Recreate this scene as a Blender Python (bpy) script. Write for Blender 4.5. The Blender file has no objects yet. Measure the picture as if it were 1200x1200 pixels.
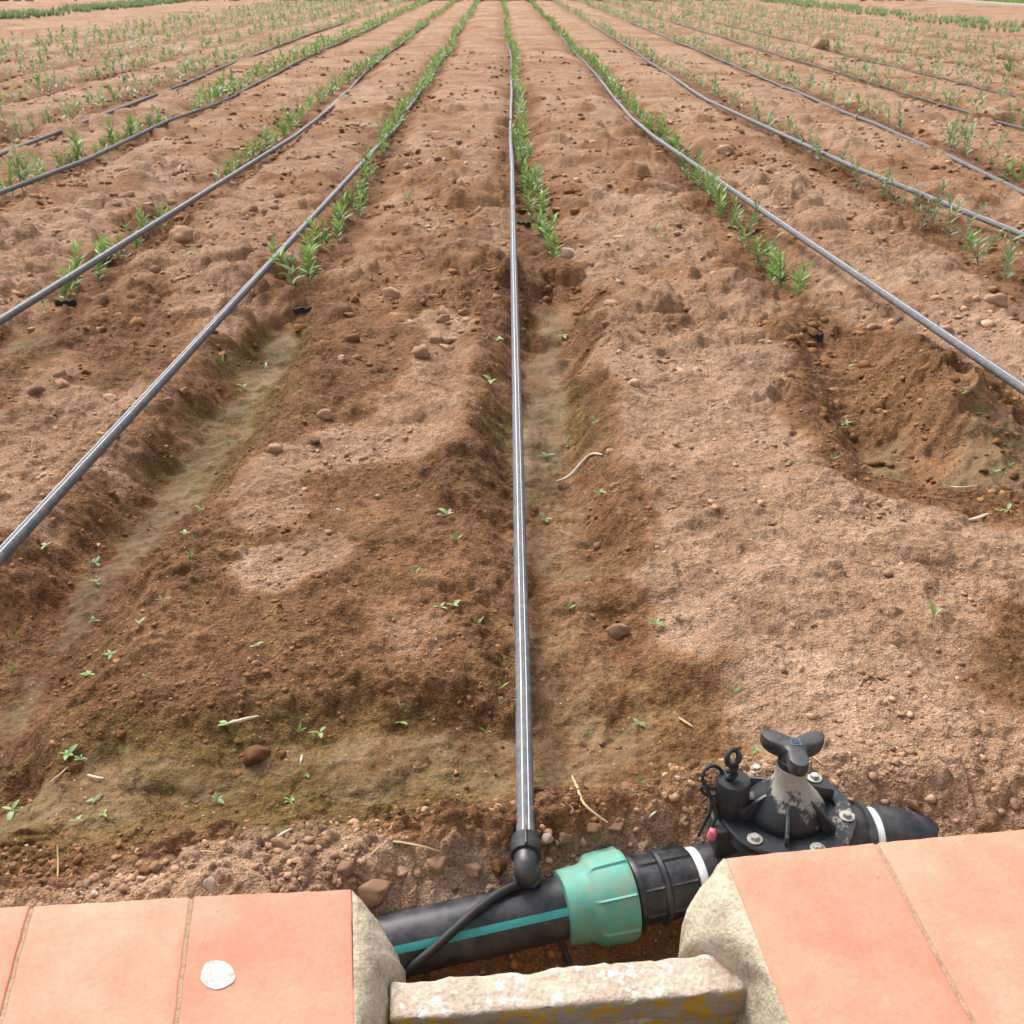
import bpy, bmesh, math, random
import numpy as np
from mathutils import Vector, Matrix
from mathutils.noise import fractal

# ------------------------------------------------------------------ camera, world, light
S = bpy.context.scene
F, CX, CY, HOR, CAMH = 1250.0, 600.0, 600.0, -36.0, 1.2
TH = math.atan((CY - HOR) / F)
YAW = math.atan(15.0 / (F * math.cos(TH) + (CY - HOR) * math.sin(TH)))
cd = bpy.data.cameras.new('camera')
cam = bpy.data.objects.new('camera', cd)
S.collection.objects.link(cam)
cam.location = (0, 0, CAMH)
cam.rotation_euler = (math.pi / 2 - TH, 0, -YAW)
cd.sensor_width = 36.0
cd.sensor_fit = 'HORIZONTAL'
cd.lens = 36.0 * F / 1200.0
cd.clip_start = 0.02
cd.clip_end = 2000
cd.dof.use_dof = True
cd.dof.focus_distance = 2.3
cd.dof.aperture_fstop = 15.0
S.camera = cam
S.render.resolution_x = S.render.resolution_y = 1024

SUN_EL, SUN_AZ = math.radians(50), math.radians(-35)      # azimuth from +Y towards +X
w = bpy.data.worlds.new('World')
S.world = w
w.use_nodes = True
nt = w.node_tree
sky = nt.nodes.new('ShaderNodeTexSky')
sky.sky_type = 'NISHITA'
sky.sun_disc = False
sky.sun_elevation = SUN_EL
sky.sun_rotation = SUN_AZ
sky.air_density = 1.0
sky.dust_density = 4.0
hs = nt.nodes.new('ShaderNodeHueSaturation')
hs.inputs['Saturation'].default_value = 0.25
nt.links.new(sky.outputs[0], hs.inputs['Color'])
bg = nt.nodes['Background']
nt.links.new(hs.outputs[0], bg.inputs[0])
bg.inputs[1].default_value = 0.086
ld = bpy.data.lights.new('sun', 'SUN')
ld.energy = 1.3
ld.angle = math.radians(28)
ld.color = (1.0, 0.97, 0.92)
sun = bpy.data.objects.new('sun', ld)
S.collection.objects.link(sun)
sd = Vector((math.sin(SUN_AZ) * math.cos(SUN_EL), math.cos(SUN_AZ) * math.cos(SUN_EL), math.sin(SUN_EL)))
sun.rotation_euler = sd.to_track_quat('Z', 'Y').to_euler()
sun.location = (0, 0, 20)
S.view_settings.view_transform = 'Standard'
S.view_settings.look = 'None'
S.view_settings.exposure = 1.58
S.view_settings.gamma = 1.0

rnd = random.Random(7)
rng = np.random.default_rng(11)

# ------------------------------------------------------------------ helpers
def ray(x, y):
    a, b = x - CX, CY - y
    X = a
    Y = F * math.cos(TH) + b * math.sin(TH)
    Z = -F * math.sin(TH) + b * math.cos(TH)
    c, s = math.cos(YAW), math.sin(YAW)
    return Vector((X * c + Y * s, -X * s + Y * c, Z))

def P(x, y, z=0.0):
    """place in the field, z metres above field level, that was surveyed at plan mark x, y"""
    r = ray(x, y)
    t = (z - CAMH) / r.z
    return Vector((r.x * t, r.y * t, z))

def PP(x, y, p0, n):
    r = ray(x, y)
    o = Vector((0, 0, CAMH))
    return o + r * ((p0 - o).dot(n) / r.dot(n))

COL = S.collection

def np_mesh(name, V, Fc, attrs=None, smooth=True):
    V = np.asarray(V, dtype=np.float32)
    Fc = np.asarray(Fc, dtype=np.int32)
    k = Fc.shape[1]
    me = bpy.data.meshes.new(name)
    me.vertices.add(len(V))
    me.vertices.foreach_set('co', V.ravel())
    me.loops.add(Fc.size)
    me.loops.foreach_set('vertex_index', Fc.ravel())
    me.polygons.add(len(Fc))
    me.polygons.foreach_set('loop_start', np.arange(0, Fc.size, k, dtype=np.int32))
    if attrs:
        for an, av in attrs.items():
            a = me.attributes.new(an, 'FLOAT', 'POINT')
            a.data.foreach_set('value', np.asarray(av, dtype=np.float32))
    me.update(calc_edges=True)
    me.polygons.foreach_set('use_smooth', np.full(len(Fc), smooth, dtype=bool))
    return me

def link(name, me, mat=None, parent=None, loc=None):
    o = bpy.data.objects.new(name, me)
    COL.objects.link(o)
    if mat is not None and me is not None and len(me.materials) == 0:
        me.materials.append(mat)
    if parent is not None:
        o.parent = parent
    if loc is not None:
        o.location = loc
    return o

def tag(o, label, cat, group=None, kind=None):
    o['label'] = label
    o['category'] = cat
    if group:
        o['group'] = group
    if kind:
        o['kind'] = kind
    return o

def empty(name, loc=(0, 0, 0), rz=0.0):
    o = bpy.data.objects.new(name, None)
    COL.objects.link(o)
    o.location = loc
    o.rotation_euler = (0, 0, rz)
    o.empty_display_size = 0.02
    return o

class MB:
    def __init__(self):
        self.v, self.f = [], []
    def add(self, v, f):
        b = len(self.v)
        self.v += [tuple(p) for p in v]
        self.f += [tuple(i + b for i in q) for q in f]
        return self
    def xf(self, M):
        self.v = [tuple(M @ Vector(p)) for p in self.v]
        return self
    def mesh(self, name, smooth=True, sharp=40):
        me = bpy.data.meshes.new(name)
        me.from_pydata(self.v, [], self.f)
        bm = bmesh.new()
        bm.from_mesh(me)
        bmesh.ops.recalc_face_normals(bm, faces=bm.faces)
        bm.to_mesh(me)
        bm.free()
        me.update()
        if smooth:
            me.polygons.foreach_set('use_smooth', np.full(len(me.polygons), True, dtype=bool))
            me.set_sharp_from_angle(angle=math.radians(sharp))
        return me
    def build(self, name, mat, parent=None, smooth=True, sharp=40):
        return link(name, self.mesh(name, smooth, sharp), mat, parent)

def tube(pts, r, n=12, caps=True):
    pts = [Vector(p) for p in pts]
    rs = r if isinstance(r, (list, tuple)) else [r] * len(pts)
    m = MB()
    V, Fc = [], []
    up = None
    for i, p in enumerate(pts):
        t = (pts[min(i + 1, len(pts) - 1)] - pts[max(i - 1, 0)]).normalized()
        if up is None:
            a = Vector((0, 0, 1)) if abs(t.z) < 0.9 else Vector((1, 0, 0))
            up = (a - t * a.dot(t)).normalized()
        else:
            up = (up - t * up.dot(t)).normalized()
        b = t.cross(up)
        for k in range(n):
            an = 2 * math.pi * k / n
            V.append(p + (up * math.cos(an) + b * math.sin(an)) * rs[i])
    for i in range(len(pts) - 1):
        for k in range(n):
            k2 = (k + 1) % n
            Fc.append((i * n + k, i * n + k2, (i + 1) * n + k2, (i + 1) * n + k))
    if caps:
        Fc.append(tuple(range(n - 1, -1, -1)))
        Fc.append(tuple((len(pts) - 1) * n + k for k in range(n)))
    return m.add(V, Fc)

def lathe(prof, n=48, mod=None):
    """profile [(r, z)] about local Z; mod(angle, i) scales the radius"""
    m = MB()
    V, Fc = [], []
    for i, (r, z) in enumerate(prof):
        for k in range(n):
            a = 2 * math.pi * k / n
            rr = r * (mod(a, i) if mod else 1.0)
            V.append((rr * math.cos(a), rr * math.sin(a), z))
    for i in range(len(prof) - 1):
        for k in range(n):
            k2 = (k + 1) % n
            Fc.append((i * n + k, i * n + k2, (i + 1) * n + k2, (i + 1) * n + k))
    Fc.append(tuple(range(n - 1, -1, -1)))
    Fc.append(tuple((len(prof) - 1) * n + k for k in range(n)))
    return m.add(V, Fc)

def box(cx, cy, cz, sx, sy, sz, bev=0.0, seg=2):
    bm = bmesh.new()
    bmesh.ops.create_cube(bm, size=1.0)
    bmesh.ops.scale(bm, vec=(sx, sy, sz), verts=bm.verts)
    if bev:
        bmesh.ops.bevel(bm, geom=bm.edges[:], offset=bev, segments=seg, profile=0.5, affect='EDGES')
    bmesh.ops.translate(bm, vec=(cx, cy, cz), verts=bm.verts)
    bm.verts.index_update()
    m = MB().add([v.co[:] for v in bm.verts], [[v.index for v in f.verts] for f in bm.faces])
    bm.free()
    return m

ONES = ['zeroth', 'first', 'second', 'third', 'fourth', 'fifth', 'sixth', 'seventh', 'eighth', 'ninth', 'tenth', 'eleventh', 'twelfth',
        'thirteenth', 'fourteenth', 'fifteenth', 'sixteenth', 'seventeenth', 'eighteenth', 'nineteenth']
TENS = ['', '', 'twenty', 'thirty', 'forty', 'fifty', 'sixty', 'seventy', 'eighty', 'ninety']
def ordw(n):
    if n < 20:
        return ONES[n]
    if n >= 100:
        return 'hundred and ' + ordw(n - 100) if n > 100 else 'hundredth'
    return TENS[n // 10] + '-' + ONES[n % 10] if n % 10 else TENS[n // 10][:-1] + 'ieth'

# ---- numpy noise
def hsh(ix, iy, seed):
    h = (ix.astype(np.int64) * 374761393 + iy.astype(np.int64) * 668265263 + seed * 144665) & 0xFFFFFFFF
    h = ((h ^ (h >> 13)) * 1274126177) & 0xFFFFFFFF
    h = h ^ (h >> 16)
    return (h & 0xFFFFFF).astype(np.float64) / float(0x1000000)

def vnoise(x, y, seed=0):
    ix, iy = np.floor(x), np.floor(y)
    fx, fy = x - ix, y - iy
    ix, iy = ix.astype(np.int64), iy.astype(np.int64)
    u = fx * fx * fx * (fx * (fx * 6 - 15) + 10)
    v = fy * fy * fy * (fy * (fy * 6 - 15) + 10)
    a, b = hsh(ix, iy, seed), hsh(ix + 1, iy, seed)
    c, d = hsh(ix, iy + 1, seed), hsh(ix + 1, iy + 1, seed)
    return ((a * (1 - u) + b * u) * (1 - v) + (c * (1 - u) + d * u) * v) * 2 - 1

def fbm(x, y, wl, octs, seed=0, lac=2.1, gain=0.5):
    s, a = 0.0, 1.0
    for o in range(octs):
        co, si = math.cos(o * 1.1 + seed), math.sin(o * 1.1 + seed)
        s = s + a * vnoise((x * co - y * si) / wl + 17.3 * o, (x * si + y * co) / wl, seed * 31 + o)
        wl, a = wl / lac, a * gain
    return s

def clods(x, y, cell, seed, dens=0.7):
    """rounded lumps of random size, 0..~0.5*cell high"""
    gx, gy = x / cell, y / cell
    ix, iy = np.floor(gx).astype(np.int64), np.floor(gy).astype(np.int64)
    best = np.zeros_like(gx)
    for dx in (-1, 0, 1):
        for dy in (-1, 0, 1):
            jx, jy = ix + dx, iy + dy
            px, py = jx + hsh(jx, jy, seed), jy + hsh(jx, jy, seed + 1)
            r = 0.22 + 0.5 * hsh(jx, jy, seed + 2) ** 2
            on = hsh(jx, jy, seed + 3) < dens
            ca = hsh(jx, jy, seed + 4) * 3.14
            ex, ey = gx - px, gy - py
            e1 = ex * np.cos(ca) + ey * np.sin(ca)
            e2 = (-ex * np.sin(ca) + ey * np.cos(ca)) * 1.35
            q = (e1 * e1 + e2 * e2) / (r * r)
            best = np.maximum(best, np.where(on, r * np.sqrt(np.clip(1 - q, 0, 1)), 0))
    return best * cell * 0.6

def sst(a, b, x):
    t = np.clip((x - a) / (b - a), 0, 1)
    return t * t * (3 - 2 * t)

def poly_sdf(X, Y, pts):
    """signed distance, negative inside"""
    d2 = np.full(X.shape, 1e9)
    ins = np.zeros(X.shape, bool)
    n = len(pts)
    for i in range(n):
        ax, ay = pts[i][0], pts[i][1]
        bx, by = pts[(i + 1) % n][0], pts[(i + 1) % n][1]
        ex, ey = bx - ax, by - ay
        t = np.clip(((X - ax) * ex + (Y - ay) * ey) / (ex * ex + ey * ey + 1e-12), 0, 1)
        d2 = np.minimum(d2, (X - ax - t * ex) ** 2 + (Y - ay - t * ey) ** 2)
        c = ((ay > Y) != (by > Y)) & (X < (bx - ax) * (Y - ay) / (by - ay + 1e-12) + ax)
        ins ^= c
    return np.where(ins, -1, 1) * np.sqrt(d2)

# ---- materials
def mat(name):
    m = bpy.data.materials.new(name)
    m.use_nodes = True
    return m, m.node_tree.nodes, m.node_tree.links, m.node_tree.nodes['Principled BSDF']

def N(nodes, t, **kw):
    n = nodes.new(t)
    for k, v in kw.items():
        if hasattr(n, k) and k not in n.inputs:
            setattr(n, k, v)
        else:
            n.inputs[k].default_value = v
    return n

def ramp(nodes, stops):
    r = nodes.new('ShaderNodeValToRGB')
    e = r.color_ramp.elements
    while len(e) < len(stops):
        e.new(0.5)
    for i, (p, c) in enumerate(stops):
        e[i].position = p
        e[i].color = c if len(c) == 4 else (*c, 1)
    return r

def mixc(nodes, links, fac, a, b, blend='MIX'):
    m = nodes.new('ShaderNodeMix')
    m.data_type = 'RGBA'
    m.blend_type = blend
    for s, v in ((m.inputs[0], fac), (m.inputs[6], a), (m.inputs[7], b)):
        if hasattr(v, 'is_linked'):
            links.new(v, s)
        elif isinstance(v, (int, float)):
            s.default_value = v
        else:
            s.default_value = (*v, 1)
    return m.outputs[2]

def mth(nodes, links, op, a, b=None, clamp=False):
    m = nodes.new('ShaderNodeMath')
    m.operation = op
    m.use_clamp = clamp
    for s, v in ((m.inputs[0], a), (m.inputs[1], b)):
        if v is None:
            continue
        if hasattr(v, 'is_linked'):
            links.new(v, s)
        else:
            s.default_value = v
    return m.outputs[0]

DRY = (0.345, 0.205, 0.135)
DRY2 = (0.42, 0.275, 0.195)
WET = (0.155, 0.066, 0.024)
WET2 = (0.215, 0.103, 0.042)
SILT = (0.235, 0.155, 0.085)
ALGA = (0.125, 0.088, 0.024)

def soil_material():
    m, nd, lk, bs = mat('soil')
    tc = nd.new('ShaderNodeTexCoord')
    co = tc.outputs['Object']
    def noise(sc, det=4, rough=0.6):
        n = N(nd, 'ShaderNodeTexNoise', Scale=sc, Detail=det, Roughness=rough)
        lk.new(co, n.inputs['Vector'])
        return n.outputs['Fac']
    def attr(n):
        return N(nd, 'ShaderNodeAttribute', attribute_name=n).outputs['Fac']
    n_m, n_f, n_x = noise(13, 5, .7), noise(62, 4, .72), noise(260, 2, .7)
    wet, silt, alga = attr('wet'), attr('silt'), attr('alga')
    # dry crust
    r1 = ramp(nd, [(0.36, (0.265, 0.139, 0.077)), (0.5, (0.35, 0.204, 0.126)), (0.62, (0.45, 0.290, 0.197))])
    lk.new(n_m, r1.inputs[0])
    r1b = ramp(nd, [(0.0, (0.295, 0.160, 0.084)), (1.0, (0.42, 0.275, 0.180))])
    lk.new(attr('pale'), r1b.inputs[0])
    dry = mixc(nd, lk, 0.5, r1.outputs[0], r1b.outputs[0])
    # damp: dry -> orange -> dark brown
    r2 = ramp(nd, [(0.34, (0.105, 0.045, 0.018)), (0.5, (0.175, 0.082, 0.036)), (0.66, (0.27, 0.142, 0.071))])
    lk.new(mth(nd, lk, 'ADD', mth(nd, lk, 'MULTIPLY', n_m, 0.55), mth(nd, lk, 'MULTIPLY', n_f, 0.45)), r2.inputs[0])
    wv = mth(nd, lk, 'ADD', wet, mth(nd, lk, 'MULTIPLY', mth(nd, lk, 'SUBTRACT', n_f, 0.5), 0.8))
    wv = mth(nd, lk, 'ADD', wv, mth(nd, lk, 'MULTIPLY', mth(nd, lk, 'SUBTRACT', n_m, 0.5), 0.8))
    wr1 = ramp(nd, [(0.22, (0, 0, 0)), (0.46, (1, 1, 1))])
    wr2 = ramp(nd, [(0.38, (0, 0, 0)), (0.78, (1, 1, 1))])
    lk.new(wv, wr1.inputs[0])
    lk.new(wv, wr2.inputs[0])
    c = mixc(nd, lk, wr1.outputs[0], dry, (0.315, 0.165, 0.086))
    c = mixc(nd, lk, wr2.outputs[0], c, r2.outputs[0])
    av = mth(nd, lk, 'MULTIPLY', alga, mth(nd, lk, 'ADD', 0.1, n_m), True)
    c = mixc(nd, lk, av, c, (0.115, 0.088, 0.022))
    sv = mth(nd, lk, 'ADD', silt, mth(nd, lk, 'MULTIPLY', mth(nd, lk, 'SUBTRACT', n_m, 0.5), 1.5))
    sr = ramp(nd, [(0.38, (0, 0, 0)), (0.95, (0.85, 0.85, 0.85))])
    lk.new(sv, sr.inputs[0])
    r3 = ramp(nd, [(0.3, (0.105, 0.080, 0.032)), (0.5, (0.175, 0.125, 0.066)), (0.72, (0.29, 0.185, 0.115))])
    lk.new(noise(6, 5, .65), r3.inputs[0])
    c = mixc(nd, lk, sr.outputs[0], c, r3.outputs[0])
    mo = ramp(nd, [(0.38, (0.72, 0.68, 0.64)), (0.5, (1, 1, 1)), (0.62, (1.15, 1.15, 1.15))])
    lk.new(noise(3.3, 7, .72), mo.inputs[0])
    c = mixc(nd, lk, 0.85, c, mixc(nd, lk, 1.0, c, mo.outputs[0], 'MULTIPLY'))
    # grain
    g = ramp(nd, [(0.34, (0.5, 0.48, 0.46)), (0.5, (1, 1, 1)), (0.66, (1.35, 1.34, 1.32))])
    lk.new(n_x, g.inputs[0])
    c = mixc(nd, lk, mth(nd, lk, 'SUBTRACT', 0.75, mth(nd, lk, 'MULTIPLY', sr.outputs[0], 0.4)), c, mixc(nd, lk, 1.0, c, g.outputs[0], 'MULTIPLY'))
    g2 = ramp(nd, [(0.36, (0.52, 0.49, 0.47)), (0.5, (1, 1, 1)), (0.64, (1.3, 1.29, 1.27))])
    lk.new(n_f, g2.inputs[0])
    c = mixc(nd, lk, mth(nd, lk, 'SUBTRACT', 0.62, mth(nd, lk, 'MULTIPLY', sr.outputs[0], 0.35)), c, mixc(nd, lk, 1.0, c, g2.outputs[0], 'MULTIPLY'))
    sp = N(nd, 'ShaderNodeTexVoronoi', Scale=85.0)
    lk.new(co, sp.inputs['Vector'])
    spr = ramp(nd, [(0.0, (1, 1, 1)), (0.14, (1, 1, 1)), (0.20, (0, 0, 0))])
    lk.new(sp.outputs['Distance'], spr.inputs[0])
    cell = ramp(nd, [(0.74, (0, 0, 0)), (0.78, (0.75, 0.75, 0.75))])
    lk.new(sp.outputs['Color'], cell.inputs[0])
    c = mixc(nd, lk, mth(nd, lk, 'MULTIPLY', spr.outputs[0], cell.outputs[0]), c, (0.47, 0.35, 0.27))
    # cracks in the drying silt
    vo = N(nd, 'ShaderNodeTexVoronoi', feature='DISTANCE_TO_EDGE', Scale=6.0)
    dist = nd.new('ShaderNodeVectorMath')
    dist.operation = 'MULTIPLY_ADD'
    nz = N(nd, 'ShaderNodeTexNoise', Scale=16.0, Detail=4.0)
    lk.new(co, nz.inputs['Vector'])
    lk.new(nz.outputs['Color'], dist.inputs[0])
    dist.inputs[1].default_value = (0.11, 0.11, 0.11)
    lk.new(co, dist.inputs[2])
    lk.new(dist.outputs[0], vo.inputs['Vector'])
    cr = ramp(nd, [(0.0, (1, 1, 1)), (0.012, (0.6, 0.6, 0.6)), (0.02, (0, 0, 0))])
    lk.new(vo.outputs['Distance'], cr.inputs[0])
    crk = mth(nd, lk, 'MULTIPLY', cr.outputs[0], attr('crack'))
    c = mixc(nd, lk, mth(nd, lk, 'MULTIPLY', crk, 0.8), c, (0.05, 0.028, 0.012))
    lk.new(c, bs.inputs['Base Color'])
    lk.new(mth(nd, lk, 'SUBTRACT', 0.97, mth(nd, lk, 'MULTIPLY', sr.outputs[0], 0.2)), bs.inputs['Roughness'])
    bs.inputs['Specular IOR Level'].default_value = 0.22
    b = nd.new('ShaderNodeBump')
    lk.new(mth(nd, lk, 'SUBTRACT', 1.0, mth(nd, lk, 'MULTIPLY', silt, 0.75)), b.inputs['Strength'])
    b.inputs['Distance'].default_value = 0.016
    lk.new(mth(nd, lk, 'ADD', mth(nd, lk, 'MULTIPLY', n_m, 2.2), mth(nd, lk, 'ADD', n_f, mth(nd, lk, 'MULTIPLY', n_x, 0.35))), b.inputs['Height'])
    lk.new(b.outputs[0], bs.inputs['Normal'])
    return m

def simple(name, col, rough=0.5, spec=0.5, var=0.15, scale=40, dust=None, dust_amt=0.0, bump=0.0, dscale=9):
    m, nd, lk, bs = mat(name)
    tc = nd.new('ShaderNodeTexCoord')
    n = N(nd, 'ShaderNodeTexNoise', Scale=scale, Detail=6.0, Roughness=0.65)
    lk.new(tc.outputs['Object'], n.inputs['Vector'])
    r = ramp(nd, [(0.3, tuple(x * (1 - var) for x in col)), (0.7, tuple(min(1, x * (1 + var)) for x in col))])
    lk.new(n.outputs['Fac'], r.inputs[0])
    c = r.outputs[0]
    if name.startswith('stone'):
        ta = N(nd, 'ShaderNodeAttribute', attribute_name='tint').outputs['Fac']
        oi = nd.new('ShaderNodeObjectInfo')
        tr = ramp(nd, [(0.0, (0.66, 0.63, 0.60)), (0.8, (1.12, 1.1, 1.08)), (1.0, (1.35, 1.38, 1.42))])
        lk.new(mth(nd, lk, 'FRACT', mth(nd, lk, 'ADD', ta, oi.outputs['Random'])), tr.inputs[0])
        c = mixc(nd, lk, 1.0, c, tr.outputs[0], 'MULTIPLY')
    rough_out = None
    if dust:
        n2 = N(nd, 'ShaderNodeTexNoise', Scale=dscale, Detail=8.0, Roughness=0.75)
        lk.new(tc.outputs['Object'], n2.inputs['Vector'])
        r2 = ramp(nd, [(0.42, (0, 0, 0)), (0.75, (dust_amt,) * 3)])
        lk.new(n2.outputs['Fac'], r2.inputs[0])
        c = mixc(nd, lk, r2.outputs[0], c, dust)
        rough_out = mth(nd, lk, 'ADD', rough, mth(nd, lk, 'MULTIPLY', r2.outputs[0], 0.5), True)
    lk.new(c, bs.inputs['Base Color'])
    if rough_out:
        lk.new(rough_out, bs.inputs['Roughness'])
    else:
        bs.inputs['Roughness'].default_value = rough
    bs.inputs['Specular IOR Level'].default_value = spec
    if bump:
        b = nd.new('ShaderNodeBump')
        b.inputs['Strength'].default_value = 0.6
        b.inputs['Distance'].default_value = bump
        lk.new(n.outputs['Fac'], b.inputs['Height'])
        lk.new(b.outputs[0], bs.inputs['Normal'])
    return m

def leaf_material(name, lo, hi, grey):
    m, nd, lk, bs = mat(name)
    t = N(nd, 'ShaderNodeAttribute', attribute_name='tint').outputs['Fac']
    g = N(nd, 'ShaderNodeAttribute', attribute_name='grey').outputs['Fac']
    oi = nd.new('ShaderNodeObjectInfo')
    tt = mth(nd, lk, 'ADD', t, mth(nd, lk, 'MULTIPLY', mth(nd, lk, 'SUBTRACT', oi.outputs['Random'], 0.5), 0.3), True)
    r = ramp(nd, [(0.0, lo), (1.0, hi)])
    lk.new(tt, r.inputs[0])
    r2 = ramp(nd, [(0.0, grey[0]), (1.0, grey[1])])
    lk.new(tt, r2.inputs[0])
    c = mixc(nd, lk, g, r.outputs[0], r2.outputs[0])
    lk.new(c, bs.inputs['Base Color'])
    bs.inputs['Roughness'].default_value = 0.5
    tr = nd.new('ShaderNodeBsdfTranslucent')
    lk.new(c, tr.inputs['Color'])
    mx = nd.new('ShaderNodeMixShader')
    mx.inputs[0].default_value = 0.3
    lk.new(bs.outputs[0], mx.inputs[1])
    lk.new(tr.outputs[0], mx.inputs[2])
    lk.new(mx.outputs[0], nd['Material Output'].inputs['Surface'])
    return m

M = {}
M['soil'] = soil_material()
M['leaf'] = leaf_material('leaf', (0.085, 0.16, 0.035), (0.29, 0.42, 0.095), ((0.135, 0.21, 0.105), (0.30, 0.41, 0.21)))
M['stem'] = simple('stem', (0.21, 0.22, 0.11), 0.7)
M['stone_dry'] = simple('stone_dry', (0.365, 0.222, 0.143), 0.95, 0.2, 0.3, 45, bump=0.004)
M['stone_wet'] = simple('stone_wet', (0.235, 0.115, 0.052), 0.95, 0.2, 0.3, 45, bump=0.004)
M['stone_pale'] = simple('stone_pale', (0.50, 0.40, 0.33), 0.9, 0.2, 0.25, 60, bump=0.003)
M['hose'] = simple('hose', (0.080, 0.087, 0.100), 0.65, 0.35, 0.25, 120, dust=(0.30, 0.25, 0.22), dust_amt=0.6, dscale=45)
M['hose_stripe'] = simple('hose_stripe', (0.75, 0.77, 0.82), 0.5)
M['black_pipe'] = simple('black_pipe', (0.018, 0.021, 0.028), 0.38, 0.5, 0.2, 60, dust=(0.26, 0.22, 0.20), dust_amt=0.32, dscale=22)
M['black_plastic'] = simple('black_plastic', (0.014, 0.016, 0.020), 0.42, 0.5, 0.2, 60, dust=(0.22, 0.20, 0.19), dust_amt=0.42, dscale=25)
M['black_matte'] = simple('black_matte', (0.012, 0.013, 0.015), 0.6, 0.4, 0.2, 60, dust=(0.16, 0.14, 0.13), dust_amt=0.2, dscale=25)
M['teal_stripe'] = simple('teal_stripe', (0.035, 0.36, 0.36), 0.45, 0.5, 0.12, 60, dust=(0.2, 0.2, 0.18), dust_amt=0.35, dscale=30)
M['teal_nut'] = simple('teal_nut', (0.085, 0.33, 0.265), 0.5, 0.4, 0.12, 25, dust=(0.30, 0.27, 0.18), dust_amt=0.85, dscale=24)
M['tape'] = simple('tape', (0.80, 0.80, 0.80), 0.6, 0.4, 0.05)
M['bolt'] = simple('bolt', (0.42, 0.40, 0.36), 0.45, 0.5, 0.15, 90)
M['bolt'].node_tree.nodes['Principled BSDF'].inputs['Metallic'].default_value = 0.35
M['pink'] = simple('pink', (0.62, 0.13, 0.20), 0.4)
M['straw'] = simple('straw', (0.50, 0.36, 0.19), 0.8, 0.3, 0.25, 80)
M['reed'] = simple('reed', (0.58, 0.50, 0.40), 0.7, 0.3, 0.2, 80)
M['logo'] = simple('logo', (0.085, 0.11, 0.17), 0.5, 0.4, 0.2, 200)

# ------------------------------------------------------------------ the field surface
ROW_K = {'L8': -6.15, 'L7': -5.35, 'L6': -4.55, 'L5': -3.75, 'L4': -2.93, 'L3': -2.2, 'L2': -1.34, 'L1': -0.645, 'C0': 0.144,
         'R1': 0.945, 'R2': 1.70, 'R3': 2.5, 'R4': 3.3, 'R5': 4.1, 'R6': 4.9, 'R7': 5.7, 'R8': 6.5}
KX = CAMH / math.cos(TH)
ROW_X = {k: v * KX for k, v in ROW_K.items()}
RX = np.array(sorted(ROW_X.values()))

def Pw(pts, z=0.0):
    return [P(x, y, z)[:2] for x, y in pts]

def row_wob(Y, i):
    return 0.03 * np.sin(Y * 0.9 + i * 2.1) + 0.025 * np.sin(Y * 0.37 + i)

FUR = [  # centre line (plan marks), half bottom, wall width, depth, fade-out far Y, near Y
    dict(c=[(648, 372), (642, 430), (638, 480), (632, 560), (632, 700), (640, 880)], hb=0.062, wl=0.14, d=0.105, far=(4.15, 4.6), near=(1.9, 3.2), berm=0.045),
    dict(c=[(352, 372), (318, 430), (280, 490), (195, 600), (110, 700), (25, 840)], hb=0.05, wl=0.16, d=0.10, far=(3.9, 4.3), near=(1.25, 1.5), berm=0.03),
    dict(c=[(975, 385), (990, 430), (1020, 500), (1060, 560), (1090, 590)], hb=0.07, wl=0.13, d=0.075, far=(3.75, 4.15), near=(2.45, 2.8), berm=0.015),
    dict(c=[(60, 390), (0, 425), (-60, 460), (-160, 520)], hb=0.08, wl=0.12, d=0.08, far=(3.85, 4.2), near=(2.4, 2.8), berm=0.025),
    dict(c=[(1190, 370), (1300, 440), (1420, 520)], hb=0.08, wl=0.12, d=0.08, far=(4.0, 4.4), near=(2.4, 2.8), berm=0.02),
    dict(c=[(640, 500), (645, 600), (655, 700), (665, 900)], hb=0.09, wl=0.12, d=0.03, far=(2.6, 3.3), near=(1.3, 1.45), berm=0.0),
]
for f in FUR:
    pw = sorted(Pw(f['c'], -f['d']), key=lambda p: p[1])
    f['xs'], f['ys'] = [p[0] for p in pw], [p[1] for p in pw]

def fur_prof(f, X, Y, wob):
    xc = np.interp(Y, f['ys'], f['xs'])
    d = np.abs(X - xc) + wob
    fade = (1 - sst(f['far'][0], f['far'][1], Y)) * sst(f['near'][0], f['near'][1], Y)
    return d, fade

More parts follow.
